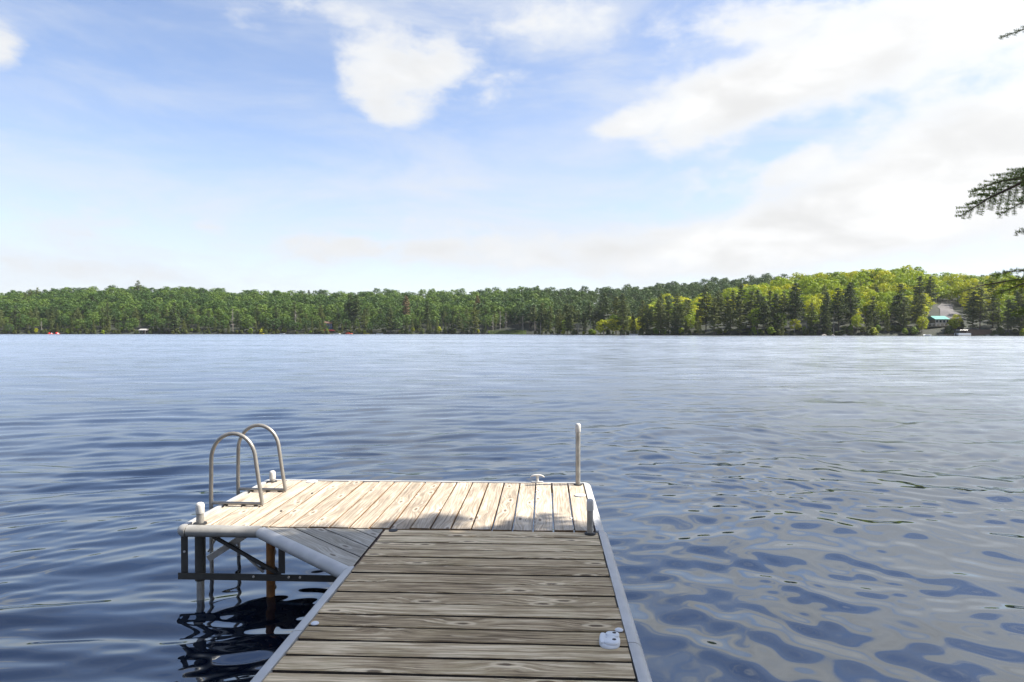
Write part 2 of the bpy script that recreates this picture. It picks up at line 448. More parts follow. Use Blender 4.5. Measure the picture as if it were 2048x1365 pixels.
# ------------------------------------------------------------------ lake water
def build_water():
    a_f = np.radians(np.linspace(-47, 42, 900))
    a_c1 = np.radians(np.linspace(42, 313, 60))[1:-1]
    A = np.concatenate([a_f, a_c1])
    dA = np.abs(np.roll(A, -1) - A); dA[-1] = abs(2 * math.pi + A[0] - A[-1])
    K = 682.0 * CAM_Z
    h = np.arange(470, 24, -.70)
    r = np.concatenate([np.linspace(.25, K / 470, 22)[:-1], K / h, np.geomspace(K / 23.2, 2600, 50)])
    d_ = np.diff(r); dr = np.maximum(np.append(d_, d_[-1]), np.insert(d_, 0, d_[0]))
    x = r[:, None] * np.sin(A)[None]; y = r[:, None] * np.cos(A)[None]
    rx, ry = np.sin(A)[None], np.cos(A)[None]
    z = np.zeros_like(x); lost = np.zeros_like(x)
    azd = np.degrees(np.arctan2(x + .5, y))
    b = np.clip((azd + 6) / 24, 0, 1); b = b * b * (3 - 2 * b)
    calm = np.clip((np.hypot(x, y) - 3.0) / 9.0, 0, 1)
    wx = x + .12 * np.sin(y * 1.3 + x * .4) + .08 * np.sin(x * 2.1 - y * .7)
    wy = y + .12 * np.sin(x * 1.1 + 2.) + .09 * np.sin(y * 1.9 + x * .8 + 1.)
    g = np.random.default_rng(5)
    for grp, cnt, mean, spread, lo, hi, sl in ((0, 40, 107, 17, .15, 1.1, .096), (1, 46, 84, 42, .20, 1.1, .084), (2, 22, 95, 38, 1.5, 5.0, .016)):
        for i in range(cnt):
            lam = lo * (hi / lo) ** ((i + g.random()) / cnt)
            th = math.radians(mean + g.normal() * spread)
            k = 2 * math.pi / lam
            kx, ky = k * math.cos(th), k * math.sin(th)
            s = sl * math.sqrt(2 / cnt) * (1.15 if lam > .45 else 1.0)
            step = np.abs(kx * rx + ky * ry) * dr[:, None] + np.abs(kx * ry - ky * rx) * r[:, None] * dA[None]
            wt = np.clip((2.7 - step) / 1.3, 0, 1); wt = wt * wt * (3 - 2 * wt)
            m = (1 - b) if grp == 0 else (b if grp == 1 else 1.0)
            m = m * (.72 + .28 * calm)
            z += m * wt * (s / k) * np.sin(kx * wx + ky * wy + g.random() * 6.283)
            lost += m * m * s * s / 2 * (1 - wt * wt)
    lost = np.sqrt(2 * lost)
    nr, na = x.shape
    co = np.stack([x, y, z], -1).reshape(-1, 3)
    ii = np.arange(nr - 1)[:, None] * na; jj = np.arange(na)[None]; j2 = (jj + 1) % na
    q = np.stack([ii + jj, ii + na + jj, ii + na + j2, ii + j2], -1).reshape(-1, 4)
    me = bpy.data.meshes.new('lake_water')
    me.vertices.add(len(co)); me.vertices.foreach_set('co', co.astype(np.float32).ravel())
    me.loops.add(q.size); me.loops.foreach_set('vertex_index', q.astype(np.int32).ravel())
    me.polygons.add(len(q)); me.polygons.foreach_set('loop_start', np.arange(0, q.size, 4, dtype=np.int32))
    me.polygons.foreach_set('use_smooth', np.ones(len(q), bool))
    me.update(calc_edges=True)
    at_ = me.attributes.new('lost', 'FLOAT', 'POINT')
    at_.data.foreach_set('value', lost.astype(np.float32).ravel())
    at_ = me.attributes.new('chop', 'FLOAT', 'POINT')
    at_.data.foreach_set('value', (lost * np.exp(-r / 26.0)[:, None]).astype(np.float32).ravel())
    me.materials.append(M['water'])
    if me.polygons[0].normal.z < 0: me.flip_normals()
    o = place('lake_water', me)
    tag(o, kind='structure')
build_water()

# ------------------------------------------------------------------ far shore terrain
SH_PX = [-700, 0, 500, 900, 1000, 1050, 1075, 1110, 1290, 1560, 2048, 2700]
SH_V = [500, 478, 474, 470, 462, 440, 405, 380, 338, 302, 287, 275]
SH_U = [(p - CX) / FPX * v for p, v in zip(SH_PX, SH_V)]
def shore_v(u): return np.interp(u, SH_U, SH_V) + 2.2 * np.sin(u * .11) + 1.5 * np.sin(u * .31 + 1)
RIDGE_PX = [-900, -200, 0, 100, 190, 330, 480, 600, 720, 830, 900, 1000, 1075, 1200, 1290, 1380, 1500, 1600, 1750, 2048, 2900]
RIDGE_Y = [590, 588, 585, 581, 574, 577, 581, 587, 588, 584, 583, 585, 585, 585, 579, 571, 562, 560, 560, 562, 560]
V_RIDGE, V_CREST = 650.0, 420.0
CREST_PX = [1040, 1100, 1200, 1300, 1400, 1500, 1560, 1640, 1700, 1780, 1840, 1880, 1960, 2048, 2500]
CREST_Y = [668, 655, 640, 620, 598, 572, 562, 553, 547, 542, 547, 556, 560, 563, 560]
def sst(t): t = np.clip(t, 0, 1); return t * t * (3 - 2 * t)
def ground(u, v):
    u, v = np.asarray(u, float), np.asarray(v, float)
    px = CX + FPX * u / v
    s = shore_v(u)
    zr = CAM_Z + (663.3 - np.interp(px, RIDGE_PX, RIDGE_Y)) / FPX * V_RIDGE - 12.5
    t = (v - np.maximum(s, 440)) / (V_RIDGE - 472)
    far = zr * np.where(t < 1, (np.clip(t, 0, 1) ** .85) , 1 - .25 * np.clip(t - 1, 0, 2))
    zc = np.maximum(0, CAM_Z + (663.3 - np.interp(px, CREST_PX, CREST_Y)) / FPX * V_CREST - 12.5)
    tn = (v - s) / (V_CREST - 295)
    near = zc * np.where(tn < 1, np.clip(tn, 0, 1) ** .85, 1 - .8 * sst((tn - 1) / 1.2))
    z = np.maximum(np.where(t > 0, far, 0), near) + .35 + .25 * np.sin(u * .21) * np.sin(v * .17)
    d = v - s
    z = np.where(d < 3, np.minimum(z, -1.5 + .62 * (d + 1.0)), z)
    return np.maximum(z, -2.5)
def build_terrain():
    us = np.arange(-760, 761, 8.0); vs_ = np.concatenate([np.arange(255, 520, 5.0), np.arange(520, 1300, 20.0)])
    U, V = np.meshgrid(us, vs_)
    Z = ground(U, V)
    mb = MB()
    nx = len(us)
    for u, v, z in zip(U.ravel(), V.ravel(), Z.ravel()):
        x, y = uv2w(u, v); mb.v.append((x, y, z))
    for j in range(len(vs_) - 1):
        for i in range(nx - 1):
            if max(Z[j:j+2, i:i+2].ravel()) <= -2.4: continue
            a = j * nx + i
            mb.f.append((a, a + 1, a + nx + 1, a + nx))
    o = mb.build('wooded_hills', 'floor', smooth=True, angle=180)
    tag(o, kind='structure')
build_terrain()
def on_ground(px, depth):
    u = (px - CX) / FPX * depth
    x, y = uv2w(u, depth)
    return Vector((x, y, float(ground(u, depth))))

# ------------------------------------------------------------------ tree shapes
def leaf_cloud(mb, c, rad, n, size, rnd, flat=1.0, up=0.0):
    for _ in range(n):
        d = Vector((rnd.gauss(0, 1), rnd.gauss(0, 1), rnd.gauss(0, 1) + up)).normalized()
        p = Vector(c) + Vector((d.x * rad, d.y * rad, d.z * rad * flat)) * (rnd.random() ** .35)
        nn = (d + Vector((rnd.gauss(0, .3), rnd.gauss(0, .3), rnd.gauss(0, .3) + .2))).normalized()
        s = nn.orthogonal().normalized(); q = nn.cross(s)
        a = rnd.random() * 6.28
        s, q = s * math.cos(a) + q * math.sin(a), q * math.cos(a) - s * math.sin(a)
        w_, h_ = size * rnd.uniform(.6, 1.25), size * rnd.uniform(.45, .95)
        b = len(mb.v)
        mb.v += [tuple(p + s * w_ * .5), tuple(p + q * h_ * .5), tuple(p - s * w_ * .5), tuple(p - q * h_ * .5)]
        mb.f.append((b, b + 1, b + 2, b + 3))

def broadleaf(seed, h=17.0, wd=5.6, low=.18):
    rnd = random.Random(seed)
    tr, cr = MB(), MB()
    tr.tube([(0, 0, -.6), (rnd.uniform(-.2, .2), rnd.uniform(-.2, .2), h * .3), (rnd.uniform(-.5, .5), rnd.uniform(-.5, .5), h * .72)], [.24, .18, .06], 6)
    for k in range(24):
        t = (k + rnd.random()) / 24
        z = h * (low + (1 - low) * t * .97)
        prof = math.sin(math.pi * min(1, .16 + .80 * t)) ** .7
        a = k * 2.4 + rnd.random()
        rr = wd * prof * rnd.uniform(.35, .82)
        c = (math.cos(a) * rr, math.sin(a) * rr, z)
        if t > .3: tr.tube([(0, 0, z - h * .18), (c[0] * .8, c[1] * .8, z - .3)], [.07, .02], 4)
        leaf_cloud(cr, c, rnd.uniform(1.3, 2.3) * wd / 5.6, 44, .85, rnd, .58, .55)
    return tr, cr

def pine(seed, h=25.0, wd=4.6, low=.22, lean=0.0):
    rnd = random.Random(seed)
    tr, cr = MB(), MB()
    axis = lambda z: Vector((lean * z, .3 * math.sin(z * .2 + seed), z))
    tr.tube([axis(-.6), axis(h * .35), axis(h * .7), axis(h * .98)], [.32, .25, .15, .03], 7)
    z = h * low
    while z < h * .985:
        t = (z / h - low) / (1 - low)
        rmax = wd * (1 - t) ** .62 * (.45 + .55 * min(1, t * 5)) + .35
        for k in range(rnd.choice((3, 4, 5))):
            a = rnd.random() * 6.283
            ln = rmax * rnd.uniform(.45, 1.08)
            rise = rnd.uniform(-.05, .22)
            p0 = axis(z)
            dv = Vector((math.cos(a), math.sin(a), rise))
            tr.tube([p0, p0 + dv * ln * .9], [.05, .012], 3, False)
            m = max(2, int(ln * 1.5))
            for i in range(m):
                q = p0 + dv * ln * ((i + 1.0) / m)
                leaf_cloud(cr, q, .70 + .38 * (1 - t), 8, .85, rnd, .38, .6)
        z += h * rnd.uniform(.026, .045)
    leaf_cloud(cr, axis(h * .98), .45, 10, .6, rnd, 1.4, .4)
    return tr, cr

def cedar(seed, h=13.0, wd=2.3):
    rnd = random.Random(seed)
    tr, cr = MB(), MB()
    tr.tube([(0, 0, -.6), (.1, 0, h * .5), (0, 0, h * .95)], [.2, .12, .02], 6)
    for k in range(46):
        t = ((k + rnd.random()) / 46) ** 1.15
        z = h * (.05 + .93 * t)
        rr = wd * ((1 - t) ** .75) * (.55 + .45 * min(1, t * 6)) + .12
        a = k * 2.4
        q = rr * rnd.uniform(.35, .9)
        leaf_cloud(cr, (math.cos(a) * q, math.sin(a) * q, z), .40 + .42 * (1 - t), 17, .62, rnd, 1.05, .1)
    return tr, cr

def snag(seed, h=15.0):
    rnd = random.Random(seed)
    tr, br = MB(), MB()
    ln = rnd.uniform(-.06, .06)
    tr.tube([(0, 0, -.5), (ln * h * .5, 0, h * .5), (ln * h, 0, h)], [.24, .16, .04], 6)
    for k in range(30):
        z = h * rnd.uniform(.25, .97); a = rnd.random() * 6.28; l = (1.1 - z / h) * h * .22 * rnd.uniform(.5, 1.1)
        p = Vector((ln * z, 0, z))
        e = p + Vector((math.cos(a) * l, math.sin(a) * l, l * rnd.uniform(-.15, .5)))
        br.tube([p, e], [.075, .03], 4, False)
        for _ in range(2):
            q = p.lerp(e, rnd.uniform(.4, 1))
            br.tube([q, q + Vector((rnd.gauss(0, .4), rnd.gauss(0, .4), rnd.uniform(0, .7)))], [.04, .02], 3, False)
    return tr, br

PROTO = {}
def proto(key, pair, tmat, cmat):
    t, c = pair
    tm = t.mesh(key + '_trunk', True); tm.materials.append(M[tmat])
    me = bpy.data.meshes.new(key + '_crown'); me.from_pydata(c.v, [], c.f); me.materials.append(M[cmat])
    PROTO[key] = (tm, me)
for i in range(3):
    bl = broadleaf(20 + i, (12.5, 13.8, 11.5)[i], (6.0, 6.8, 6.4)[i], (.26, .30, .22)[i])
    proto(f'left{i}', bl, 'bark', 'leaf_left')
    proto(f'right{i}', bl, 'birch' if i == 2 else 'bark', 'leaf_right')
    proto(f'far{i}', bl, 'bark', 'leaf_far')
    proto(f'pine{i}', pine(40 + i, (25., 22., 27.)[i], (6.4, 5.6, 6.8)[i], (.08, .12, .22)[i]), 'bark', 'pine')
    proto(f'cedar{i}', cedar(60 + i, (12.5, 10.5, 14.)[i], (2.3, 2.2, 2.0)[i]), 'bark', 'cedar')
    proto(f'snag{i}', snag(80 + i, (15., 12., 13.)[i]), 'snag', 'snag')
proto('leaning', pine(47, 25., 4.4, .42, .13), 'bark', 'pine')
proto('barepine', pine(48, 23., 3.4, .52), 'snag', 'pine')
proto('brownpine', pine(49, 22., 3.6, .3), 'bark', 'rusty_pine')
proto('shrub0', broadleaf(91, 4.2, 2.6, .05), 'bark', 'leaf_right')
proto('shrub1', broadleaf(92, 3.6, 2.4, .05), 'bark', 'cedar')

# ------------------------------------------------------------------ where the far trees stand
KEEP_CLEAR = [  # (px0, px1, v0, v1) open ground: cottages, drive, landings
    (1862, 1932, 287, 372), (1848, 1900, 292, 318), (1905, 1985, 280, 296), (648, 668, 474, 500), (276, 300, 470, 484), (978, 1052, 440, 474)]
def blocked(px, v):
    return any(a < px < b and c < v < d for a, b, c, d in KEEP_CLEAR)
trees = []     # (key, u, v, scale, rz)
def put(key, px, v, s=1.0, forced=False):
    trees.append((key, (px - CX) / FPX * v, v, s, rng.random() * 6.283, forced))
def fill(px0, px1, d0, d1, step, choose, smin=.8, smax=1.15):
    """rows parallel to the shore between d0 and d1 metres inland"""
    d = d0
    while d < d1:
        px = px0 + rng.random() * 10
        while px < px1:
            u0 = (px - CX) / FPX * 400
            v = float(shore_v((px - CX) / FPX * float(np.interp(px, SH_PX, SH_V)))) + d + rng.normal() * step * .25
            stp = step * FPX / v
            if not blocked(px, v):
                kk = choose(px, d)
                put(kk, px, v, float(rng.uniform(smin, smax)) * (.72 if kk.startswith('pine') and d > 20 else 1))
            px += stp * rng.uniform(.65, 1.3)
        d += step * .85
def pick(*kv):
    ks, ws = zip(*kv)
    def f(px, d):
        k = random.choices(ks, ws)[0]
        return k + str(random.randrange(3)) if k in ('left', 'right', 'far', 'pine', 'cedar') else k
    return f
# the far left shore
fill(-160, 1045, 3.5, 8, 5.6, pick(('cedar', 5), ('pine', .9), ('left', 2.6)), .45, .85)
fill(-160, 1045, 9, 34, 7.2, pick(('pine', 1.9), ('left', 6), ('cedar', 2.0)), .5, .85)
fill(-200, 1100, 38, 190, 9.0, pick(('left', 30), ('pine', .25)), .72, 1.2)
# ridge far behind the point
for v in range(452, 690, 10):
    px = 1040
    while px < 2250:
        put('far' + str(random.randrange(3)), px, v + rng.normal() * 3, float(rng.uniform(.85, 1.15)))
        px += 9 * FPX / v * rng.uniform(.7, 1.3)
# the point and the right-hand hill
fill(1062, 1200, 3.5, 26, 5.6, pick(('barepine', 3), ('pine', 2.2), ('cedar', 1.6), ('right', .6)), .5, .78)
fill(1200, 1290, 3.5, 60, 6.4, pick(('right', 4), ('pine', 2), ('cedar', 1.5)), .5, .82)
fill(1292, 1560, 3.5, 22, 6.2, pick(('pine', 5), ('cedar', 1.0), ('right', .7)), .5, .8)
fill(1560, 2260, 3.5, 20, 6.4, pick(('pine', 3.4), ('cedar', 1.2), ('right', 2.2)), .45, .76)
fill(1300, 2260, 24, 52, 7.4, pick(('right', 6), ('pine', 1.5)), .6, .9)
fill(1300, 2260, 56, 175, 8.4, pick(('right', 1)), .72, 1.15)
fill(1062, 2260, 1.4, 5.5, 3.2, pick(('shrub0', 1), ('shrub1', 2.6)), .3, .75)
fill(-100, 1040, 1.4, 5.5, 3.4, pick(('shrub1', 4), ('shrub0', .5)), .35, .8)
# ones with a place of their own
for px, v, s, k in [(970, 462, .9, 'snag0'), (986, 466, .95, 'snag1'), (1000, 470, 1.0, 'snag2'), (1012, 466, .8, 'snag0'), (1032, 462, .9, 'snag1'),
                    (1046, 452, .85, 'snag2'), (466, 480, 1.1, 'snag0'), (590, 480, 1.15, 'snag2'), (334, 478, .9, 'snag1'), (84, 480, .7, 'snag2'),
                    (1613, 304, .62, 'snag1'), (1667, 303, .7, 'snag0'), (1775, 293, .6, 'snag2'),
                    (1858, 296, .74, 'leaning'), (812, 500, 1.0, 'brownpine'), (955, 520, .85, 'brownpine'),
                    (1960, 296, .80, 'pine2'), (1985, 299, .78, 'pine0'), (1945, 298, .68, 'pine0'), (1700, 306, .86, 'pine1'), (1590, 310, .80, 'pine2'),
                    (1480, 322, .86, 'pine0'), (1412, 330, .84, 'pine2'), (1355, 336, .8, 'pine0'), (1208, 372, .85, 'pine2'), (1232, 366, .9, 'pine1'),
                    (700, 490, 1.0, 'pine0'), (712, 488, .9, 'pine2'), (40, 482, .95, 'cedar2'), (52, 480, 1.2, 'cedar2'), (1075, 600, .8, 'pine1'),
                    (1905, 391, 1.05, 'right1'), (1885, 388, .9, 'far0'), (1842, 302, .7, 'pine1'), (646, 479, .8, 'cedar0'), (669, 480, .7, 'cedar1'), (655, 477, .28, 'left0'), (1868, 290, .42, 'right0'), (1889, 291, .40, 'right2'), (1912, 300, .45, 'right1'), (1866, 292, .75, 'shrub0'), (1884, 293, .8, 'shrub0'), (1897, 296, .9, 'shrub1'), (1906, 300, 1.0, 'shrub0'), (1918, 302, 1.0, 'shrub1'), (1876, 291, .6, 'shrub1'), (1838, 322, .8, 'pine0')]:
    put(k, px, v, s, True)

def hgt(key): return max(v.co.z for v in PROTO[key][0].vertices)
HG = {k: (max(p.co.z for p in PROTO[k][1].vertices), max(abs(p.co.x) for p in PROTO[k][1].vertices)) for k in PROTO}
sky_line = np.full(3600, 676.0)      # index = px + 700
rec = []
for key, u, v, s, rz, forced in sorted(trees, key=lambda t: t[2]):
    px = CX + FPX * u / v
    g = float(ground(u, v))
    if g < -.2: continue
    hh, ww = HG[key][0] * s, HG[key][1] * s
    top = 663.3 - (g + hh - CAM_Z) / v * FPX
    base = 663.3 - (g - CAM_Z) / v * FPX
    half = ww / v * FPX * .8
    i0, i1 = int(max(0, px - half + 700)), int(min(3599, px + half + 700))
    if i1 <= i0: continue
    seg = sky_line[i0:i1 + 1]
    vis = np.clip(np.minimum(seg, base) - top, 0, None)
    area = float(vis.mean() * (i1 - i0))
    if vis.max() > 1.0 or forced:
        inframe = -5 < px < 2053
        rec.append([area * (1 if inframe else .0) * (8 if forced else 1), key, u, v, s, rz, g, px, forced])
    prof = top + (base - top) * .30 * np.abs(np.linspace(-1, 1, len(seg)))
    sky_line[i0:i1 + 1] = np.minimum(seg, np.maximum(prof, top + 4))
rec.sort(key=lambda t: -t[0])
single, rest = rec[:300], rec[300:]

# landmarks along the shore, used to say which tree is which
ZONES = [(-99, 100, 'up to the red pedal boats'), (100, 283, 'between pedal boats and boathouse'),
         (283, 470, 'between boathouse and tall snag'), (470, 655, 'between tall snag and blue cottage'),
         (655, 810, 'between blue cottage and browned pine'), (810, 975, 'between browned pine and dead grove'),
         (975, 1060, 'around the marsh and dead grove'), (1060, 1200, 'on the bare-trunked point'),
         (1200, 1300, 'between the point and the dark pines'), (1300, 1450, 'on first dark pine stretch'),
         (1450, 1600, 'on second dark pine stretch'), (1600, 1720, 'left of the bright hilltop'), (1720, 1850, 'below the bright hilltop'),
         (1850, 1935, 'around the driveway clearing'), (1935, 2100, 'right of the pontoon boat')]
ORD = 'first second third fourth fifth sixth seventh eighth ninth tenth eleventh twelfth thirteenth fourteenth fifteenth sixteenth seventeenth eighteenth nineteenth twentieth'.split()
def kind_of(key):
    b = key.rstrip('0123456789')
    return {'left': ('broadleaf_tree', 'green broadleaf'), 'right': ('broadleaf_tree', 'yellow-green broadleaf'), 'far': ('broadleaf_tree', 'bluish broadleaf'),
            'pine': ('pine_tree', 'dark pine'), 'cedar': ('cedar_tree', 'narrow cedar'), 'snag': ('dead_tree', 'bare grey snag'),
            'leaning': ('pine_tree', 'leaning pine'), 'barepine': ('pine_tree', 'bare-trunked pine'), 'brownpine': ('pine_tree', 'browned pine'),
            'shrub': ('shrub', 'low leafy shrub')}[b]
buckets = {}
first_crown = {}
for a, key, u, v, s, rz, g, px, forced in single:
    d = v - float(shore_v(u))
    tier = 'at the water' if d < 9 else ('just behind shore' if d < 40 else ('on mid slope' if d < 130 else 'near the skyline'))
    zone = next((z for x0, x1, z in ZONES if x0 <= px < x1), ZONES[-1][2])
    x, y = uv2w(u, v)
    nm, what = kind_of(key)
    t = empty(nm, (x, y, g), rz)
    t.scale = (s, s, s)
    tm, cm = PROTO[key]
    place('trunk', tm, t)
    c = place('crown', cm, t)
    first_crown.setdefault(key, c)
    t['category'] = 'shrub' if nm == 'shrub' else 'tree'
    t['group'] = 'trees on the far shore'
    buckets.setdefault((what, tier, zone), []).append((px, t))
for (what, tier, zone), lst in buckets.items():
    lst.sort(key=lambda q: q[0])
    for i, (px, t) in enumerate(lst):
        t['label'] = f'{what} {tier} {zone}' if len(lst) == 1 else f'{ORD[min(i, 19)]} {what} from left, {tier} {zone}'

# the rest of the wood: one mass
def forest(items):
    keys = sorted({q[1] for q in items})
    keys = [k for k in keys if k in first_crown]
    items = [q for q in items if q[1] in keys]
    me = bpy.data.meshes.new('forest')
    pts = [(*uv2w(q[2], q[3]), q[6]) for q in items]
    me.from_pydata(pts, [], [])
    for nm, typ, vals in (('pick', 'INT', [keys.index(q[1]) for q in items]), ('turn', 'FLOAT', [q[5] for q in items]), ('size', 'FLOAT', [q[4] for q in items])):
        me.attributes.new(nm, typ, 'POINT').data.foreach_set('value', vals)
    o = place('forest', me)
    tag(o, 'dense green forest canopy covering the far hills behind shoreline trees', 'forest', kind='stuff')
    ng = bpy.data.node_groups.new('forest', 'GeometryNodeTree')
    ng.interface.new_socket('Geometry', in_out='INPUT', socket_type='NodeSocketGeometry')
    ng.interface.new_socket('Geometry', in_out='OUTPUT', socket_type='NodeSocketGeometry')
    gi, go = ng.nodes.new('NodeGroupInput'), ng.nodes.new('NodeGroupOutput')
    jn = ng.nodes.new('GeometryNodeJoinGeometry')
    def named(nm, typ):
        a = ng.nodes.new('GeometryNodeInputNamedAttribute'); a.data_type = typ; a.inputs[0].default_value = nm
        return a.outputs[0]
    for i, k in enumerate(keys):
        oi = ng.nodes.new('GeometryNodeObjectInfo'); oi.inputs['Object'].default_value = first_crown[k]
        ip = ng.nodes.new('GeometryNodeInstanceOnPoints')
        eq = ng.nodes.new('FunctionNodeCompare'); eq.data_type = 'INT'; eq.operation = 'EQUAL'
        ng.links.new(named('pick', 'INT'), eq.inputs[2]); eq.inputs[3].default_value = i
        cx_ = ng.nodes.new('ShaderNodeCombineXYZ'); ng.links.new(named('turn', 'FLOAT'), cx_.inputs[2])
        ng.links.new(gi.outputs[0], ip.inputs['Points'])
        ng.links.new(eq.outputs[0], ip.inputs['Selection'])
        ng.links.new(oi.outputs['Geometry'], ip.inputs['Instance'])
        ng.links.new(cx_.outputs[0], ip.inputs['Rotation'])
        ng.links.new(named('size', 'FLOAT'), ip.inputs['Scale'])
        ng.links.new(ip.outputs[0], jn.inputs[0])
    ng.links.new(jn.outputs[0], go.inputs[0])
    o.modifiers.new('scatter', 'NODES').node_group = ng
forest(rest)
print('TREES', len(rec), len(single), len(rest))

# ------------------------------------------------------------------ dock
dock = empty('dock', (-.36, 4.6, 0))
tag(dock, 'weathered plank dock with pale edge rails reaching into the lake', 'dock')
dl = Vector((-.36, 4.6, 0))
TH = .038
PROF = [(0, -.074), (.022, -.080), (.042, -.074), (.056, -.058), (.0615, -.038), (.058, -.018), (.047, -.003), (.034, .004), (.018, .006), (0, .006)]
PROF = [(o * 1.02, z * .90 + DECK) for o, z in PROF]

def part(mb, name, mat, parent, **k):
    o = mb.build(name, mat, parent, **k)
    return o
def under(o, parent_world):          # children of a part: keep world coordinates
    o.location = Vector(o.location) - Vector(parent_world)
    return o

platform = empty('platform', Vector((-1.08, 5.38, DECK)) - dl, parent=dock)
PW = Vector((-1.08, 5.38, DECK))
walkway = empty('walkway', Vector((-.37, 2.0, DECK)) - dl, parent=dock)
WW = Vector((-.37, 2.0, DECK))
gusset = empty('corner_gusset', Vector((-1.4, 4.38, DECK)) - dl, parent=dock)
GW = Vector((-1.4, 4.38, DECK))

def plank_mesh(L, Wd, seed, T=TH):
    """one board along local X, top at z = 0: eased edges, slight cup, worn ends"""
    rnd = random.Random(seed)
    mb = MB()
    e = .003
    prof = [(-Wd / 2, -T), (-Wd / 2, -e), (-Wd / 2 + e, 0.0), (0, -rnd.uniform(0, .0018)), (Wd / 2 - e, 0.0), (Wd / 2, -e), (Wd / 2, -T)]
    st = 5
    for i in range(st):
        x = -L / 2 + L * i / (st - 1)
        if i in (0, st - 1): x += rnd.uniform(-.004, .004)
        bow, tw, lift = .0012 * math.sin(i * 1.7 + seed), rnd.uniform(-.0012, .0012), rnd.uniform(-.0008, .0008)
        for y, z in prof:
            mb.v.append((x, y + bow, z + lift + tw * y / Wd * 2))
    k = len(prof)
    for i in range(st - 1):
        for j in range(k):
            a, b = i * k + j, i * k + (j + 1) % k
            mb.f.append((a, b, b + k, a + k))
    mb.f.append(tuple(range(k - 1, -1, -1))); mb.f.append(tuple(range((st - 1) * k, st * k)))
    return mb

# platform boards run away from the camera (along Y)
x = .343; i = 0
PITCHX = .1418
while x > -2.49:
    o = plank_mesh(1.438, PITCHX - (.0120 if i < 6 else .0105), 100 + i).build('plank', 'platform', platform, smooth=True, angle=25)
    o.location = Vector((x - PITCHX / 2, 5.378 + random.uniform(-.002, .002), DECK + random.uniform(-.0015, .0012))) - PW
    o.rotation_euler = (random.uniform(-.001, .001), random.uniform(-.004, .004), R(90) + random.uniform(-.0012, .0012) + (math.pi if i % 2 else 0))
    x -= PITCHX; i += 1
# walkway boards run across (along X)
y = 4.636; i = 0
while y > -.9:
    o = plank_mesh(1.452, .1405 - random.choice((.0175, .0185, .0205)), 300 + i).build('plank', 'deck', walkway, smooth=True, angle=25)
    o.location = Vector((-.367, y - .1405 / 2, DECK + random.uniform(-.0025, .0012))) - WW
    o.rotation_euler = (random.uniform(-.006, .003), random.uniform(-.0009, .0009), random.uniform(-.0016, .0016) + (math.pi if i % 2 else 0))
    y -= .1405; i += 1
# gusset: boards parallel to the slanted edge, cut to the triangle
A_, B_, C_ = Vector((-1.945, 4.634)), Vector((-1.113, 3.862)), Vector((-1.113, 4.634))
dh = (B_ - A_).normalized(); nh = Vector((-dh.y, dh.x))
if (C_ - A_).dot(nh) < 0: nh = -nh
alt = (C_ - A_).dot(nh)
nb = 4; bw = alt / nb
for k in range(nb):
    s0, s1 = k * bw + .0045, (k + 1) * bw - .0045
    pa, pb = A_.lerp(C_, s0 / alt), B_.lerp(C_, s0 / alt)
    pc, pd = B_.lerp(C_, min(1, s1 / alt)), A_.lerp(C_, min(1, s1 / alt))
    ctr = (pa + pb + pc + pd) / 4
    ang = math.atan2(dh.y, dh.x)
    rot = Matrix.Rotation(-ang, 2)
    poly = [rot @ (p - ctr) for p in (pa, pb, pc, pd)]
    poly = [(p.x, p.y) for p in poly]
    mb = MB().prism(poly, -TH, 0)
    o = mb.build('plank', 'gusset', gusset, bevel=.003)
    o.location = Vector((ctr.x, ctr.y, DECK - .001 + random.uniform(-.001, .001))) - GW
    o.rotation_euler[2] = ang

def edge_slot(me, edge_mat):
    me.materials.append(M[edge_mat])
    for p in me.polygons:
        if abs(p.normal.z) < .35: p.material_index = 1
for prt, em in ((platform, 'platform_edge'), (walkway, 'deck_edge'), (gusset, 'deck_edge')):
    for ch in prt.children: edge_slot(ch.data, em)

def arc(cx, cy, r, a0, a1, n=6):
    return [(cx + r * math.cos(R(a0 + (a1 - a0) * i / n)), cy + r * math.sin(R(a0 + (a1 - a0) * i / n))) for i in range(n + 1)]
xl, xr, yf, yb = -2.508, .348, 4.655, 6.100
def rail(path, parent, pw, name='edge_rail', mat='rail'):
    o = MB().sweep(PROF, path).build(name, mat, parent, smooth=True, angle=50)
    o.location = -Vector(pw)
    return o
rail([(-1.972, yf - .005), (-2.488, yf - .005)], platform, PW, mat='rail_shaded')
rail([(xl, yf + .012), (xl, yb - .012)], platform, PW)
rail([(xl + .012, yb), (xr - .012, yb)], platform, PW)
rail([(xr, yb - .012), (xr, yf - .008)], platform, PW)
# rounded corner pieces
def corner(cx, cy, a0, a1, mat='rail'):
    mb = MB()
    n = 7
    for i in range(n):
        a = R(a0 + (a1 - a0) * i / (n - 1))
        for o, z in PROF:
            mb.v.append((cx + math.cos(a) * (o * 1.03 + .012), cy + math.sin(a) * (o * 1.03 + .012), z + (.0015 if z > DECK - .04 else -.0015)))
    k = len(PROF)
    for i in range(n - 1):
        for j in range(k):
            p, q = i * k + j, i * k + (j + 1) % k
            mb.f.append((p, q, q + k, p + k))
    mb.f.append(tuple(range(k))); mb.f.append(tuple(range((n - 1) * k, n * k)))
    o = mb.build('corner_cap', mat, platform, smooth=True, angle=50)
    o.location = -PW
corner(xl + .012, yf + .008, 180, 270, 'rail_shaded')
corner(xl + .012, yb - .012, 90, 180)
corner(xr - .012, yb - .012, 0, 90)
rail([(.363, 4.640), (.363, 2.98)], walkway, WW)
rail([(.363, 2.974), (.363, -.9)], walkway, WW)
rail([(-1.098, -.9), (-1.098, 3.02)], walkway, WW)
rail([(-1.098, 3.026), (-1.098, 3.872)], walkway, WW)
off = -nh * .006
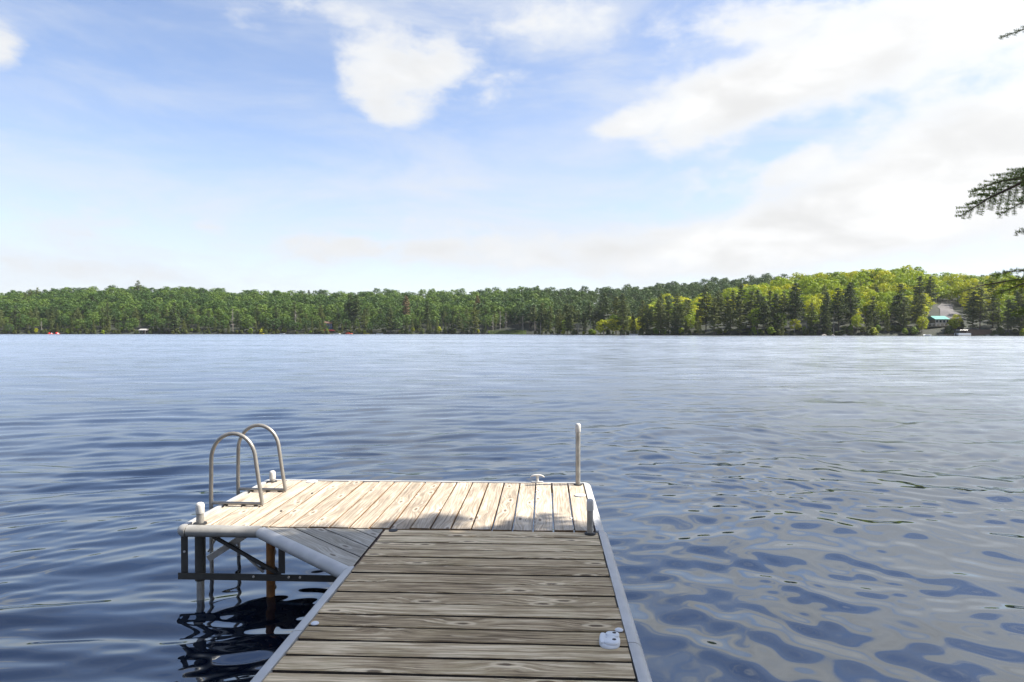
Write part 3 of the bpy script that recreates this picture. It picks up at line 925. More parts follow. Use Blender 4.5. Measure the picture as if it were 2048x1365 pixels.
rail([tuple(B_ + off + dh * .002), tuple(A_ + off + dh * .012)], gusset, GW)
# joists and frame beams below the boards
fr = MB()
for xx in (-2.47, -1.6, -.6, .31): fr.box(xx - .02, xx + .02, 4.668, 6.085, DECK - .078, DECK - TH - .004)
fr.box(-2.48, .32, 4.66, 4.70, DECK - .072, DECK - TH - .006); fr.box(-2.48, .32, 6.05, 6.09, DECK - .074, DECK - TH - .006)
o = fr.build('frame', 'steel', platform); o.location = -PW
fr = MB()
for xx in (-1.07, -.37, .33): fr.box(xx - .02, xx + .02, -.9, 4.62, DECK - .13, DECK - TH - .004)
o = fr.build('frame', 'steel', walkway); o.location = -WW
# seam board between gusset and walkway, seen as a dark joint
o = MB().box(-1.109, -1.100, 3.88, 4.63, DECK - .05, DECK - .012).build('seam_strip', 'brown', gusset); o.location = -GW

def post(xp, yp, top, rad=.0225, cap=True, name='post', mat='pipe', bottom=-1.4, collar=True, parent=dock):
    o = MB().lathe([(rad, bottom), (rad, DECK + top - .03)], (0, 0, 0), 18).build(name, mat, parent, smooth=True, loc=Vector((xp, yp, 0)) - dl)
    if cap:
        z = DECK + top
        r2 = rad * 1.14
        MB().lathe([(r2 * .97, z - .075), (r2, z - .072), (r2, z - .018), (r2 * .86, z - .006), (r2 * .55, z), (r2 * .2, z + .002)], (0, 0, 0), 18).build('cap', 'cap', o, smooth=True, angle=50)
    if collar:
        MB().lathe([(rad * 1.75, DECK - .004), (rad * 1.75, DECK + .006), (rad * 1.08, DECK + .009)], (0, 0, 0), 18).build('collar', 'black', o, smooth=True, angle=30)
    return o
post(-2.437, 4.70, .150, .026)
post(-2.462, 6.045, .100, .024)
post(.292, 6.055, .545, .0215)
post(.303, 4.588, .235, .0215)

# drilled hole for a missing post in the walkway, a dark socket ring
o = MB().lathe([(.031, DECK - .03), (.031, DECK + .0028), (.024, DECK + .0034)], (0, 0, 0), 18).build('post_socket', 'black', dock, smooth=True, loc=Vector((-1.035, 4.60, 0)) - dl)
# flat white covers and bolts
for xx, yy, rr in ((.291, 5.655, .046), (-2.105, 6.06, .05)):
    MB().lathe([(rr, DECK + .002), (rr, DECK + .007), (rr * .8, DECK + .011), (rr * .2, DECK + .012)], (0, 0, 0), 20).build('cover_plate', 'plastic', dock, smooth=True, loc=Vector((xx, yy, 0)) - dl)
for xx, yy, rr in ((.337, 3.105, .019), (-1.068, 3.108, .019), (.19, 4.96, .010), (-.07, 5.78, .010), (-1.95, 5.62, .009), (-1.99, 5.05, .009)):
    MB().lathe([(rr, DECK + .001), (rr, DECK + .004), (rr * .75, DECK + .008), (rr * .15, DECK + .009)], (0, 0, 0), 14).build('bolt_head', 'plastic' if rr > .0095 else 'steel', dock, smooth=True, loc=Vector((xx, yy, 0)) - dl)

# mooring cleat on the far edge: stem on a flat base, two curved horns
def smooth_tube(pts, rad, seg=10, sub=6):
    out, rr = [], []
    P_ = [Vector(p) for p in pts]
    for i in range(len(P_) - 1):
        p0, p1, p2, p3 = P_[max(i - 1, 0)], P_[i], P_[i + 1], P_[min(i + 2, len(P_) - 1)]
        for k in range(sub):
            t = k / sub
            out.append(.5 * ((2 * p1) + (p2 - p0) * t + (2 * p0 - 5 * p1 + 4 * p2 - p3) * t * t + (3 * p1 - p0 - 3 * p2 + p3) * t ** 3))
            if isinstance(rad, (list, tuple)): rr.append(rad[i] + (rad[i + 1] - rad[i]) * t)
    out.append(P_[-1])
    if isinstance(rad, (list, tuple)): rr.append(rad[-1]); rad = rr
    return MB().tube(out, rad, seg)
cl = empty('mooring_cleat', Vector((-.068, 6.12, DECK)) - dl, parent=dock)
cl['label'] = 'cream two-horned cleat on the far edge'
MB().prism([(-.052, -.02), (.052, -.02), (.052, .02), (-.052, .02)], .006, .012).build('base_plate', 'cap', cl, bevel=.002)
MB().lathe([(.019, .012), (.014, .03), (.012, .05), (.014, .062)], (0, 0, 0), 14).build('stem', 'cap', cl, smooth=True)
smooth_tube([(-.062, 0, .050), (-.045, 0, .062), (-.018, 0, .067), (.018, 0, .067), (.045, 0, .062), (.062, 0, .050)], [.005, .0075, .0095, .0095, .0075, .005], 10).build('horn_bar', 'cap', cl, smooth=True)

# folding cleat near the camera: oval moulded body with a folded hinged arm and two screw wells
fc = empty('folding_cleat', Vector((.283, 2.985, DECK)) - dl, rz=R(-6), parent=dock)
fc['label'] = 'white folded-down nylon cleat near the right rail'
def oval(a, b, n=28, p=2.6):
    return [(a * math.copysign(abs(math.cos(t)) ** (2 / p), math.cos(t)), b * math.copysign(abs(math.sin(t)) ** (2 / p), math.sin(t))) for t in [2 * math.pi * i / n for i in range(n)]]
def dome(a, b, h, cx=0., cy=0., z0=.001, p=2.6):
    mb = MB(); n = 28
    for s, z in ((1, z0), (1.0, z0 + h * .45), (.95, z0 + h * .75), (.85, z0 + h * .95), (.6, z0 + h)):
        mb.v += [(cx + q * s, cy + r_ * s, z) for q, r_ in oval(a, b, n, p)]
    for i in range(4):
        for k in range(n):
            a0, a1 = i * n + k, i * n + (k + 1) % n
            mb.f.append((a0, a1, a1 + n, a0 + n))
    mb.f.append(tuple(range(n - 1, -1, -1))); mb.f.append(tuple(range(4 * n, 5 * n)))
    return mb
dome(.046, .068, .016).build('body', 'plastic', fc, smooth=True, angle=60)
dome(.030, .024, .010, .012, .036, .016).build('lobe', 'plastic', fc, smooth=True, angle=60)
dome(.034, .030, .010, .008, -.032, .016).build('lobe', 'plastic', fc, smooth=True, angle=60)
dome(.014, .050, .008, -.030, -.002, .0155).build('hinged_arm', 'plastic', fc, smooth=True, angle=60)
dome(.030, .007, .0075, -.006, .006, .0165, 4).build('hinge_bar', 'plastic', fc, smooth=True, angle=60)
for yy in (.040, -.026):
    MB().lathe([(.0085, .0235), (.0085, .0272)], (.020, yy, 0), 12).build('screw_well', 'black', fc)
MB().box(.002, .024, .012, .0185, .0165, .0172).build('slot', 'black', fc)

# ---- support frame under the platform's near corner
sup = empty('support_frame', Vector((-2.44, 4.70, DECK)) - dl, parent=dock)
SW = Vector((-2.44, 4.70, DECK))
def sp(mb, name, mat='steel', **k):
    o = mb.build(name, mat, sup, **k); o.location = -SW; return o
z = DECK
sp(MB().lathe([(.036, z - .40), (.036, z - .078)], (-2.437, 4.70, 0), 18), 'leg_sleeve', smooth=True)
sp(MB().box(-2.562, -2.514, 4.672, 4.678, z - .36, z - .075).box(-2.562, -2.556, 4.678, 4.71, z - .36, z - .075), 'hanger')
sp(MB().box(-2.572, -1.42, 4.648, 4.654, z - .380, z - .334).box(-2.572, -1.42, 4.654, 4.68, z - .380, z - .374), 'lower_beam')
sp(MB().box(-1.858, -1.812, 4.658, 4.664, z - .33, z - .08).box(-1.858, -1.852, 4.664, 4.70, z - .33, z - .08), 'hanger')
sp(MB().bar((-2.39, 4.72, z - .255), (-2.12, 4.80, z - .085), .03, .042), 'corner_brace', 'pipe')
sp(MB().bar((-2.36, 4.735, z - .10), (-1.86, 4.70, z - .355), .02, .022), 'cross_brace')
sp(MB().tube([(-2.23, 4.76, z - .16), (-1.99, 4.72, z - .345)], .0085, 8), 'cross_rod', 'pipe', smooth=True)
sp(MB().tube([(-2.395, 4.73, z - .21), (-2.33, 4.74, z - .10)], .006, 8), 'cross_rod', 'pipe', smooth=True)
for xx in (-2.03, -1.78, -1.70, -2.535):
    sp(MB().add(*(lambda m: (m.v, m.f))(MB().tube([(xx, 4.6465 if xx > -2.5 else 4.6705, z - .35 if xx > -2.5 else z - .19), (xx, 4.640 if xx > -2.5 else 4.664, z - .35 if xx > -2.5 else z - .19)], .008, 8))), 'bolt_head', 'cap', smooth=True)
post(-1.955, 4.76, -.08, .030, cap=False, mat='rust', collar=False)
post(-1.30, 5.95, -.08, .024, cap=False, collar=False)
post(-.2, 5.95, -.08, .024, cap=False, collar=False)
post(-1.03, 1.2, .02, .024, cap=False, collar=False)

# ------------------------------------------------------------------ swim ladder
lad = empty('swim_ladder', (-2.58, 5.42, DECK))
tag(lad, 'grey aluminium hooped swim ladder on the platform edge', 'ladder')
LWo = Vector((-2.58, 5.42, DECK))
for yy in (5.195, 5.665):
    y0 = yy - LWo.y
    xb, xf = -2.605 - LWo.x, -2.195 - LWo.x
    pts = [(xb + .01, y0, -1.3), (xb, y0, -.3), (xb, y0, .12), (xb + .004, y0, .36)]
    c0, c1 = Vector((xb + .004, y0, .36)), Vector((xf - .055, y0, .36))
    mid = (c0 + c1) / 2; ra = (c1 - c0).length / 2
    pts += [(mid.x - ra * math.cos(R(a)), y0, .36 + (.205) * math.sin(R(a))) for a in range(10, 180, 10)]
    pts += [(xf - .050, y0, .34), (xf - .030, y0, .20), (xf, y0, .010)]
    MB().tube(pts, .0152, 14).build('side_rail', 'ladder', lad, smooth=True)
    MB().tube([(xb, y0, .022), (xf, y0, .018)], .0125, 12).build('base_bar', 'ladder', lad, smooth=True)
    for q in (.12, .26, .36): MB().box(xb + q - .012, xb + q + .012, y0 - .018, y0 + .018, .003, .010).build('foot_pad', 'steel', lad)
for zz in (-.28, -.56, -.84, -1.12):
    MB().tube([(-.026, 5.195 - LWo.y, zz), (-.026, 5.665 - LWo.y, zz)], .016, 10).build('rung', 'ladder', lad, smooth=True)

# ------------------------------------------------------------------ near bank and the hemlock that shades the walkway
def build_bank():
    mb = MB(); nx, ny = 60, 44
    xs = np.linspace(-26, 34, nx); ys = np.linspace(-26, 9, ny)
    for yy in ys:
        for xx in xs:
            edge = -1.3 + (0.0 if xx < 1.2 else min(7.0, (xx - 1.2) * 1.25))
            d = edge - yy
            zz = .30 * min(max(d, -4), 2) + (.16 * (d - 2) if d > 2 else 0) + .10 * math.sin(xx * 1.7 + yy) * math.cos(yy * 1.3)
            mb.v.append((xx, yy, max(-2.2, zz)))
    for j in range(ny - 1):
        for i in range(nx - 1):
            a = j * nx + i
            mb.f.append((a, a + 1, a + nx + 1, a + nx))
    tag(mb.build('bank', 'bank', smooth=True, angle=180), kind='structure')
build_bank()

TX, TY = 5.75, 3.35
hem = empty('hemlock_tree', (TX, TY, .3))
tag(hem, 'hemlock tree on the near bank whose green sprays enter at right', 'tree')
HB = Vector((TX, TY, .3))
MB().tube([(0, 0, -.8), (.05, 0, 3), (0, .05, 8), (0, 0, 14.5)], [.26, .21, .13, .02], 12).build('trunk', 'bark', hem, smooth=True)
rh = random.Random(3)
def needle_row(mb, a, b, spacing, ln, wd, rnd, up):
    t = b - a; L = t.length
    if L < 1e-4: return
    t = t / L
    side = t.cross(up).normalized()
    k = int(L / spacing)
    for i in range(k):
        p = a + t * (i + rnd.random()) * spacing
        for sg in (-1, 1):
            d = (side * sg + t * rnd.uniform(.25, .65) + up * rnd.uniform(-.22, .30)).normalized()
            l = ln * rnd.uniform(.7, 1.1)
            n2 = (t + up * .2).normalized() * wd * .5
            q = len(mb.v)
            mb.v += [tuple(p - n2), tuple(p + n2), tuple(p + d * l + n2 * .5), tuple(p + d * l - n2 * .5)]
            mb.f.append((q, q + 1, q + 2, q + 3))
def spray(tw, nd, pts, width, rnd, spacing=.0056, ln=.0155, wd=.0046, sub=.032, r0=.006, leafy0=0.0):
    """a flat hemlock bough along pts with side twigs of up to `width`"""
    pts = [Vector(p) for p in pts]
    n = len(pts)
    tw.tube(pts, [r0 * (1 - .85 * i / (n - 1)) for i in range(n)], 5, False)
    cum = [0.0]
    for i in range(1, n): cum.append(cum[-1] + (pts[i] - pts[i - 1]).length)
    L = cum[-1]
    def pos(s):
        for i in range(1, n):
            if s <= cum[i] or i == n - 1:
                f = (s - cum[i - 1]) / (cum[i] - cum[i - 1])
                return pts[i - 1].lerp(pts[i], f), (pts[i] - pts[i - 1]).normalized()
    s = leafy0 * L; k = 0
    while s < L:
        p, t = pos(s)
        up = Vector((0, 0, 1)); side = t.cross(up).normalized()
        up = side.cross(t)
        side, up = side * .62 + up * .78, up * .62 - side * .78      # the spray hangs with its flat side half turned to the lake
        p2, _ = pos(min(L, s + sub))
        needle_row(nd, p, p2, spacing, ln, wd, rnd, up)
        sg = 1 if k % 2 else -1
        f = s / L
        l = width * (1 - f) ** .75 * rnd.uniform(.55, 1.05) * (.5 + .5 * min(1, (f - leafy0 + .12) * 4)) + .025
        d = (t * rnd.uniform(.75, 1.05) + side * sg * rnd.uniform(.55, .9) + Vector((0, 0, rnd.uniform(-.22, .06)))).normalized()
        e = p + d * l + Vector((0, 0, -l * l * .35))
        mid = p.lerp(e, .5) + Vector((0, 0, l * l * .12))
        tw.tube([p, mid, e], [.0022, .0016, .0008], 3, False)
        for a, b in ((p, mid), (mid, e)): needle_row(nd, a, b, spacing, ln, wd, rnd, up)
        q = .025
        while q < l * .85:
            pp = p.lerp(e, q / l)
            for s2 in (-1, 1):
                l2 = (l - q) * .42 * rnd.uniform(.5, 1)
                if l2 < .018: continue
                d2 = (d + side * s2 * .75 + Vector((0, 0, rnd.uniform(-.2, .05)))).normalized()
                needle_row(nd, pp, pp + d2 * l2, spacing, ln * .92, wd, rnd, up)
            q += .031
        s += sub * rnd.uniform(.55, .95); k += 1

def bough(tip, mids, start_z, width, leafy0, r0=.012):
    """a limb from the trunk whose leafy end hangs over the water"""
    tw, nd = MB(), MB()
    base = Vector((TX, TY, start_z))
    first = Vector(mids[0])
    tw.tube([base, base.lerp(first, .35) + Vector((0, 0, .10)), base.lerp(first, .7) + Vector((0, 0, .10)), first], [.03, .022, .016, r0], 6, False)
    spray(tw, nd, list(mids) + [tip], width, rh, r0=r0, leafy0=leafy0)
    o = tw.build('branch', 'twig', hem, smooth=True); o.location = -HB
    me = bpy.data.meshes.new('needles'); me.from_pydata(nd.v, [], nd.f); me.materials.append(M['hemlock'])
    n_ = place('needles', me, o)
ZB = 4.3
bough(at(1919, 434, ZB), [at(2110, 330, ZB + .05), at(2030, 372, ZB), at(1975, 398, ZB)], 3.0, .30, 0)
bough(at(1943, 384, ZB - .1), [at(2140, 330, ZB), at(2060, 352, ZB - .1), at(1990, 366, ZB - .1)], 3.1, .13, 0, .007)
bough(at(1998, 430, ZB - .2), [at(2150, 350, ZB - .1), at(2090, 385, ZB - .2), at(2045, 405, ZB - .2)], 2.9, .16, 0, .008)
bough(at(1911, 588, ZB + .2), [at(2130, 555, ZB + .1), at(2030, 560, ZB + .2), at(1960, 572, ZB + .2)], 2.2, .055, .15, .007)
bough(at(1990, 590, ZB - .1), [at(2150, 535, ZB - .1), at(2090, 550, ZB - .1), at(2035, 572, ZB - .1)], 2.2, .14, 0, .008)
bough(at(1985, 553, ZB), [at(2130, 530, ZB), at(2070, 541, ZB), at(2020, 543, ZB)], 2.2, .05, .2, .005)
bough(at(2028, 632, ZB), [at(2160, 590, ZB), at(2110, 605, ZB), at(2062, 618, ZB)], 1.9, .12, 0, .006)
bough(at(2031, 468, ZB), [at(2160, 440, ZB), at(2110, 447, ZB), at(2062, 456, ZB)], 2.5, .06, 0, .005)
bough(at(1997, 77, ZB), [at(2150, 20, ZB), at(2090, 40, ZB), at(2040, 62, ZB)], 4.3, .05, 0, .006)

def crown():
    tw, nd = MB(), MB()
    rr = random.Random(12)
    z = 2.6
    while z < 14.3:
        t = (z - 2.6) / 11.7
        rmax = 2.12 * (1 - t) ** .34 * (.8 + .2 * min(1, t * 8)) + .1
        if z < 5: rmax *= .78
        for k in range(6):
            a = rr.random() * 6.283
            l = rmax * rr.uniform(.75, 1.05)
            d = Vector((math.cos(a), math.sin(a), 0))
            p0 = Vector((0, 0, z))
            p1 = p0 + d * l * .5 + Vector((0, 0, .12 * l)); p2 = p0 + d * l + Vector((0, 0, -.12 * l))
            tw.tube([p0, p1, p2], [.03, .018, .005], 4, False)
            side = Vector((-d.y, d.x, 0))
            s = .12
            while s < 1:
                q = p0.lerp(p1, s * 2) if s < .5 else p1.lerp(p2, s * 2 - 1)
                for sg in (-1, 1):
                    ll = l * .42 * (1.15 - s) * rr.uniform(.6, 1.1) + .12
                    e = q + (d * .8 + side * sg * .75 + Vector((0, 0, rr.uniform(-.3, .02)))).normalized() * ll
                    needle_row(nd, q, e, .055, .125, .062, rr, Vector((rr.uniform(-.3, .3), rr.uniform(-.3, .3), 1)).normalized())
                s += .085
        z += rr.uniform(.14, .22)
    tw.build('limbs', 'twig', hem)
    me = bpy.data.meshes.new('crown'); me.from_pydata(nd.v, [], nd.f); me.materials.append(M['hemlock'])
    place('crown', me, hem)
    print('HEMLOCK', len(nd.f))
crown()

# ------------------------------------------------------------------ small things along the far shore
def shore_thing(name, px, inland, label, cat, rz=0.0, z=None, group=None):
    v0 = float(np.interp(px, SH_PX, SH_V))
    v = float(shore_v((px - CX) / FPX * v0)) + inland
    u = (px - CX) / FPX * v
    x, y = uv2w(u, v)
    g = float(ground(u, v)) if z is None else z
    return tag(empty(name, (x, y, g), YAW + rz), label, cat, group)
def hull(L, W, H, mat, parent, name='hull'):
    mb = MB()
    secs = [(-.5, .55, .9), (-.3, .95, 1), (0, 1, 1), (.28, .85, 1.02), (.44, .42, 1.1), (.5, .03, 1.18)]
    for t, wv, hv in secs:
        y = W / 2 * wv
        mb.v += [(t * L, -y, H * hv), (t * L, -y * .75, H * .25), (t * L, 0, 0), (t * L, y * .75, H * .25), (t * L, y, H * hv), (t * L, 0, H * .55)]
    for i in range(len(secs) - 1):
        for j in range(6):
            a, b = i * 6 + j, i * 6 + (j + 1) % 6
            mb.f.append((a, b, b + 6, a + 6))
    mb.f.append((0, 1, 2, 3, 4, 5)); mb.f.append(tuple(range(30, 36)))
    return mb.build(name, mat, parent)
def small_boat(px, inland, L, mat, label, rz=0.0, name='rowing_boat', cat='boat', group=None):
    b = shore_thing(name, px, inland, label, cat, rz, -.06, group)
    hull(L, L * .36, .62, mat, b)
    MB().box(-.15 * L, -.07 * L, -L * .15, L * .15, .40, .46).build('seat', 'brown', b)
    MB().box(.14 * L, .2 * L, -L * .14, L * .14, .40, .46).build('seat', 'brown', b)
    return b
def pedal_boat(px, label, rz):
    b = shore_thing('pedal_boat', px, -2.5, label, 'pedal boat', rz, -.05, 'red pedal boats')
    mb = MB()
    for s in (-.55, .55):
        mb.box(-1.5, 1.5, s - .32, s + .32, 0, .45)
    mb.box(-1.1, 1.1, -.3, .3, .22, .5)
    mb.build('hull', 'red', b, bevel=.08)
    for s in (-.42, .42):
        MB().box(-.5, .1, s - .3, s + .3, .46, .7).box(-.75, -.5, s - .3, s + .3, .46, 1.35).build('seat', 'red', b, bevel=.06)
    MB().box(.5, .9, -.75, .75, .46, .85).build('pedal_box', 'white', b, bevel=.05)
pedal_boat(101, 'red pedal boat at the shoreline, left one of the pair', .2)
pedal_boat(115, 'red pedal boat at the shoreline, right one of the pair', -.35)

def gable(name, px, inland, label, cat, W, Dp, H, roof_h, wall, roof, rz=0.0, windows=(), door=None, z=None, over=.4, open_front=False):
    b = shore_thing(name, px, inland, label, cat, rz, z)
    if open_front:
        for sx in (-W / 2, W / 2):
            for sy in (-Dp / 2, Dp / 2): MB().box(sx - .12, sx + .12, sy - .12, sy + .12, -1.0, H).build('post', wall, b)
        MB().box(-W / 2, W / 2, Dp / 2 - .1, Dp / 2 + .1, 0, H).build('wall', 'brown', b)
    else:
        MB().prism([(-W / 2, -Dp / 2), (W / 2, -Dp / 2), (W / 2, Dp / 2), (-W / 2, Dp / 2)], -1.5, H).build('wall', wall, b)
        for sy in (-1, 1):
            MB().add([(-W / 2, sy * (Dp / 2 - .02), H), (-W / 2, sy * (Dp / 2 - .2), H), (W / 2, sy * (Dp / 2 - .02), H), (W / 2, sy * (Dp / 2 - .2), H)], [(0, 2, 3, 1)])
    x0, x1, y0, y1, zt = -W / 2 - over, W / 2 + over, -Dp / 2 - over, Dp / 2 + over, H - .1
    th = .18
    MB().add([(x0, y0, zt), (x1, y0, zt), (x1, y1, zt), (x0, y1, zt), (x0, 0, H + roof_h), (x1, 0, H + roof_h),
              (x0, y0, zt + th), (x1, y0, zt + th), (x1, y1, zt + th), (x0, y1, zt + th), (x0, 0, H + roof_h + th), (x1, 0, H + roof_h + th)],
             [(6, 7, 11, 10), (8, 9, 10, 11), (0, 4, 5, 1), (2, 5, 4, 3), (0, 1, 7, 6), (2, 3, 9, 8), (0, 6, 10, 4), (4, 10, 9, 3), (1, 5, 11, 7), (5, 2, 8, 11), (0, 3, 4), (1, 5, 2)]).build('roof', roof, b)
    for wx, wz, ww, wh in windows:
        f = MB().box(wx - ww / 2 - .1, wx + ww / 2 + .1, -Dp / 2 - .07, -Dp / 2 + .02, wz - wh / 2 - .1, wz + wh / 2 + .1).build('window', 'white', b)
        MB().box(wx - ww / 2, wx + ww / 2, -Dp / 2 - .10, -Dp / 2 - .05, wz - wh / 2, wz + wh / 2).build('pane', 'glass', f)
    if door:
        dx, dw, dh_ = door
        MB().box(dx - dw / 2, dx + dw / 2, -Dp / 2 - .08, -Dp / 2 + .02, 0, dh_).build('door', 'brown', b)
    return b
gable('open_boathouse', 288, 1.5, 'small grey open-fronted boathouse on posts at the waterline', 'boathouse', 4.2, 4.5, 2.5, .9, 'grey', 'grey', open_front=True, z=.2)
gable('blue_cottage', 658, 20, 'blue cottage with white windows between shoreline trees', 'cottage', 5.6, 6, 3.4, 1.4, 'blue', 'brown', windows=((-1.9, 1.9, .8, 1.2), (-.65, 1.9, .8, 1.2), (.65, 1.9, .8, 1.2), (1.9, 1.9, .8, 1.2)))
deck_ = shore_thing('red_deck', 658, 7, 'low brownish red deck below the blue cottage', 'deck')
for i in range(10): MB().box(-5, 5, -1.5 + i * .3, -1.22 + i * .3, .9, .98).build('plank', 'brown', deck_)
MB().box(-5, 5, -1.55, -1.5, 0, .9).build('skirting', 'red', deck_)
gable('teal_roofed_cottage', 1874, 14, 'cream cottage with teal metal roof below the driveway', 'cottage', 6.6, 6.0, 2.4, 1.4, 'cream', 'teal', rz=.12, windows=((-2.6, 1.5, 1.1, 1.2), (-.9, 1.5, 1.1, 1.2), (.9, 1.5, 1.1, 1.2), (2.6, 1.5, 1.1, 1.2)))
cd = shore_thing('cottage_veranda', 1872, 9.5, 'pale veranda in front of the teal-roofed cottage', 'veranda', .12)
MB().box(-5, 5, -1.2, 1.2, .5, .65).build('floor', 'cream', cd)
for i in range(6): MB().box(-5 + i * 1.98, -4.9 + i * 1.98, -1.2, -1.1, .65, 1.6).build('baluster', 'white', cd)
MB().box(-5, 5, -1.22, -1.08, 1.6, 1.68).build('handrail', 'white', cd)

def brown_shed():
    b = shore_thing('brown_boathouse', 1953, 4.0, 'low dark brown boathouse right of the pontoon boat', 'boathouse', 0, .1)
    for i in range(12): MB().box(-5.6 + i * .94, -4.70 + i * .94, -1.5, -1.4, 0, 2.4).build('wall_board', 'brown', b)
    MB().box(-5.6, 5.6, -1.38, 2, 0, 2.4).build('wall', 'brown', b)
    MB().box(-5.9, 5.9, -1.8, 2.3, 2.42, 2.6).build('roof', 'brown', b)
brown_shed()
def drive():
    mb = MB()
    cs0 = [(1906, 318, 11), (1900, 332, 10), (1893, 346, 7), (1889, 358, 8), (1894, 370, 7), (1890, 384, 5)]
    cs = []
    for (p0, v0, w0), (p1, v1, w1) in zip(cs0, cs0[1:]):
        cs += [(p0 + (p1 - p0) * q / 5, v0 + (v1 - v0) * q / 5, w0 + (w1 - w0) * q / 5) for q in range(5)]
    cs.append(cs0[-1])
    for px, v, wd in cs:
        u = (px - CX) / FPX * v
        for s in (-1, 0, 1):
            uu = u + s * wd / 2
            x, y = uv2w(uu, v)
            mb.v.append((x, y, float(ground(uu, v)) + .30))
    for i in range(len(cs) - 1):
        for j in (0, 1):
            a = i * 3 + j
            mb.f.append((a, a + 1, a + 4, a + 3))
    k = len(mb.v)
    mb.v += [(x, y, z - 1.6) for x, y, z in mb.v]
    for i in range(len(cs) - 1):
        for j in (0, 2):
            a = i * 3 + j
            mb.f.append((a, a + 3, a + 3 + k, a + k))
    mb.f.append((0, 1, 1 + k, k)); mb.f.append((1, 2, 2 + k, 1 + k))
    tag(mb.build('driveway', 'asphalt'), kind='structure')
drive()
def pontoon():
    b = shore_thing('pontoon_boat', 1925, -4.5, 'white pontoon boat with flat canopy moored before the cottage', 'boat', .1, -.15)
    for s in (-.9, .9):
        MB().tube([(-3, s, .25), (2.6, s, .25), (3.1, s, .42)], [.32, .32, .06], 10).build('pontoon', 'pipe', b, smooth=True)
    MB().box(-2.9, 2.9, -1.2, 1.2, .58, .70).build('deck', 'white', b)
    for x0, x1, y0, y1 in ((-2.8, 2.8, -1.2, -1.14), (-2.8, 2.8, 1.14, 1.2), (-2.85, -2.79, -1.14, 1.14), (2.79, 2.85, -1.14, 1.14)):
        MB().box(x0, x1, y0, y1, .74, 1.30).build('side_panel', 'white', b)
    for x0 in (-2.0, .3, 1.8): MB().box(x0, x0 + .8, -.9, .9, .7, 1.25).build('seat', 'cream', b, bevel=.05)
    MB().box(-2.2, 1.6, -1.15, 1.15, 2.55, 2.68).build('canopy', 'white', b, bevel=.04)
    for px_ in (-2.1, -.3, 1.5):
        for s in (-1.1, 1.1): MB().tube([(px_, s, .7), (px_, s, 2.56)], .035, 6).build('canopy_post', 'pipe', b)
    MB().box(-3.4, -2.95, -.2, .2, .3, 1.25).build('outboard_motor', 'black', b, bevel=.05)
pontoon()
def landing(px, L, label, rz=0.0, inland=-2.0):
    b = shore_thing('boat_landing', px, inland, label, 'jetty', rz, 0, 'small jetties on the far shore')
    n_ = int(L / .5)
    for i in range(n_): MB().box(-L / 2 + i * .5, -L / 2 + i * .5 + .46, -.9, .9, .48, .56).build('plank', 'cream', b)
    for s in (-L / 2 + .2, 0, L / 2 - .2): MB().box(s - .08, s + .08, -.8, -.64, -.6, .9).build('post', 'brown', b)
landing(1890, 8, 'pale jetty beside the white pontoon boat', .2)
landing(1122, 9, 'low pale jetty at the foot of the bare-trunked point')
landing(433, 6, 'short pale jetty right of the open boathouse')
landing(1252, 5, 'short jetty on the shore right of the point')
raft = shore_thing('canopy_raft', 698, -1.5, 'orange-red raft with dark canopy on the far shoreline', 'raft', 0, 0)
MB().box(-2.2, 2.2, -1.5, 1.5, .1, .55).build('float', 'orange', raft, bevel=.08)
for sx in (-1.6, 1.6):
    for sy in (-1.2, 1.2): MB().tube([(sx, sy, .5), (sx, sy, 2.6)], .06, 6).build('post', 'black', raft)
MB().add([(-2, -1.5, 2.5), (2, -1.5, 2.5), (2, 1.5, 2.5), (-2, 1.5, 2.5), (0, 0, 3.2)], [(0, 1, 4), (1, 2, 4), (2, 3, 4), (3, 0, 4), (3, 2, 1, 0)]).build('canopy', 'black', raft)
MB().box(-1.6, .4, -.8, .8, .55, 1.25).build('cushion', 'orange', raft, bevel=.1)
small_boat(674, -1.5, 4.6, 'white', 'white rowing boat just left of the orange raft', .2)
small_boat(733, -1.5, 4.2, 'yellow', 'yellow boat right of the orange raft', -.1)
small_boat(760, -.5, 5.0, 'white', 'white covered boat pulled up right of the yellow boat', .5)
small_boat(523, -.5, 3.6, 'yellow', 'small yellow boat on the shore left of the tall snag', .2)
small_boat(1267, -1.0, 4.6, 'white', 'white boat beside the short jetty right of the point', .1)
small_boat(565, -1.0, 3.4, 'white', 'small white boat on shore left of the blue cottage', .2)
small_boat(1855, -1.0, 4.0, 'white', 'white rowing boat left of the pale jetty', .3)

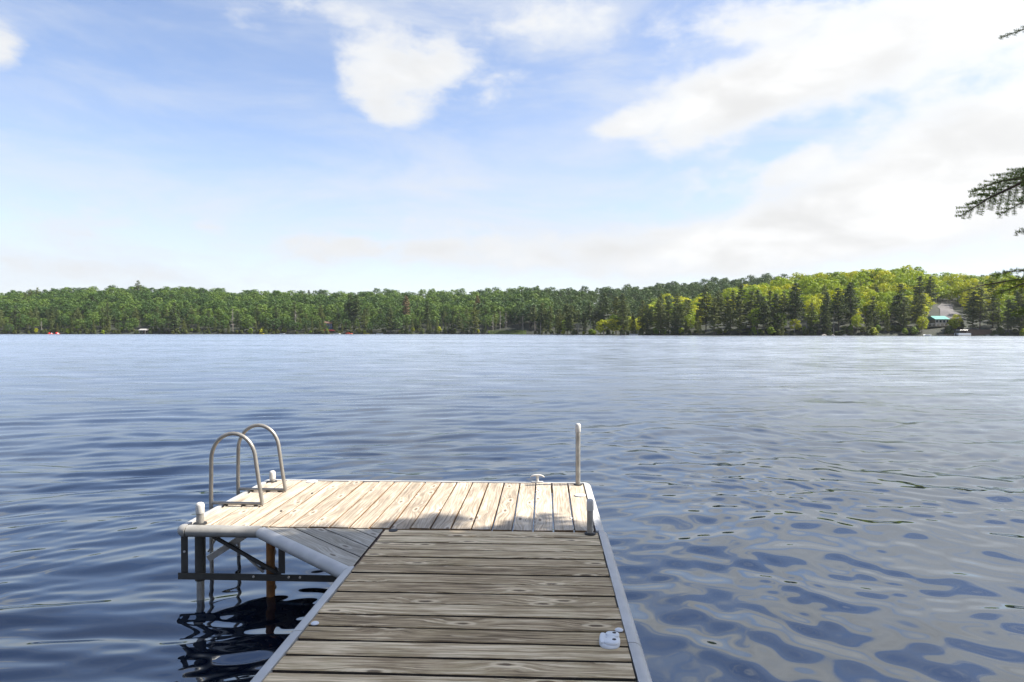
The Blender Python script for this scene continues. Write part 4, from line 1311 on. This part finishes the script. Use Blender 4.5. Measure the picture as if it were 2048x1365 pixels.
def rock(px, inland, s, seed, label):
    rnd = random.Random(seed)
    b = shore_thing('shore_rock', px, inland, label, 'rock', rnd.random() * 3, 0, 'rocks along the waterline')
    bm = bmesh.new(); bmesh.ops.create_icosphere(bm, subdivisions=2, radius=1)
    for vv in bm.verts:
        f = 1 + .35 * mnoise.noise(vv.co * 1.4 + Vector((seed, 0, 0)))
        vv.co = Vector((vv.co.x * s * 1.5 * f, vv.co.y * s * f, vv.co.z * s * .6 * f))
    me = bpy.data.meshes.new('shore_rock'); bm.to_mesh(me); bm.free(); me.materials.append(M['rock'])
    loc, rz, props = b.location.copy(), b.rotation_euler[2], {k: b[k] for k in ('label', 'category', 'group')}
    bpy.data.objects.remove(b)
    o = place('shore_rock', me, None, loc, rz)
    for k, v_ in props.items(): o[k] = v_
for i, (px, s, lb) in enumerate([(1105, 1.0, 'pale rock at the left end of the point'), (1140, .8, 'pale rock right of the low jetty on the point'),
                                 (1648, 1.1, 'grey rock at the shore left of the bright hilltop'), (1664, .9, 'grey rock below the leaning pale snag'),
                                 (1690, 1.0, 'grey rock second from the pale snag'), (1975, 1.0, 'grey rock beside the brown boathouse'), (1992, .9, 'grey rock right of the brown boathouse')]):
    rock(px, .2, s, i * 3 + 1, lb)

def marsh():
    mb = MB(); rnd = random.Random(2)
    for _ in range(5200):
        px = rnd.uniform(978, 1052); v = float(np.interp(px, SH_PX, SH_V)) + rnd.uniform(-2.5, 16)
        u = (px - CX) / FPX * v; x, y = uv2w(u, v); z0 = max(-.1, float(ground(u, v)))
        if z0 > 2.0: continue
        a = rnd.random() * 3.14; l = rnd.uniform(.7, 1.5); b = len(mb.v)
        dx, dy = math.cos(a) * .12, math.sin(a) * .12
        mb.v += [(x - dx, y - dy, z0 - .1), (x + dx, y + dy, z0 - .1), (x + rnd.gauss(0, .25), y + rnd.gauss(0, .25), z0 + l)]
        mb.f.append((b, b + 1, b + 2))
    me = bpy.data.meshes.new('marsh_grass'); me.from_pydata(mb.v, [], mb.f); me.materials.append(M['marsh'])
    tag(place('marsh_grass', me), 'pale green marsh grass below the dead grove', 'grass', kind='stuff')
marsh()

# ------------------------------------------------------------------ summer haze
def haze():
    m, n = material('summer_haze')
    v = n.node('ShaderNodeVolumePrincipled', None, Density=HAZE, Anisotropy=0.25)
    v.inputs['Color'].default_value = (.86, .92, 1.0, 1)
    n.node('ShaderNodeOutputMaterial', None, Volume=v.outputs[0])
    M['haze'] = m
    x0, y0 = -900, -60
    o = MB().box(-1100, 1100, -60, 1500, -3.6, 72).build('haze', 'haze')
    tag(o, 'thin pale summer haze over the lake', 'haze', kind='stuff')
HAZE = 0.00006
if HAZE: haze()
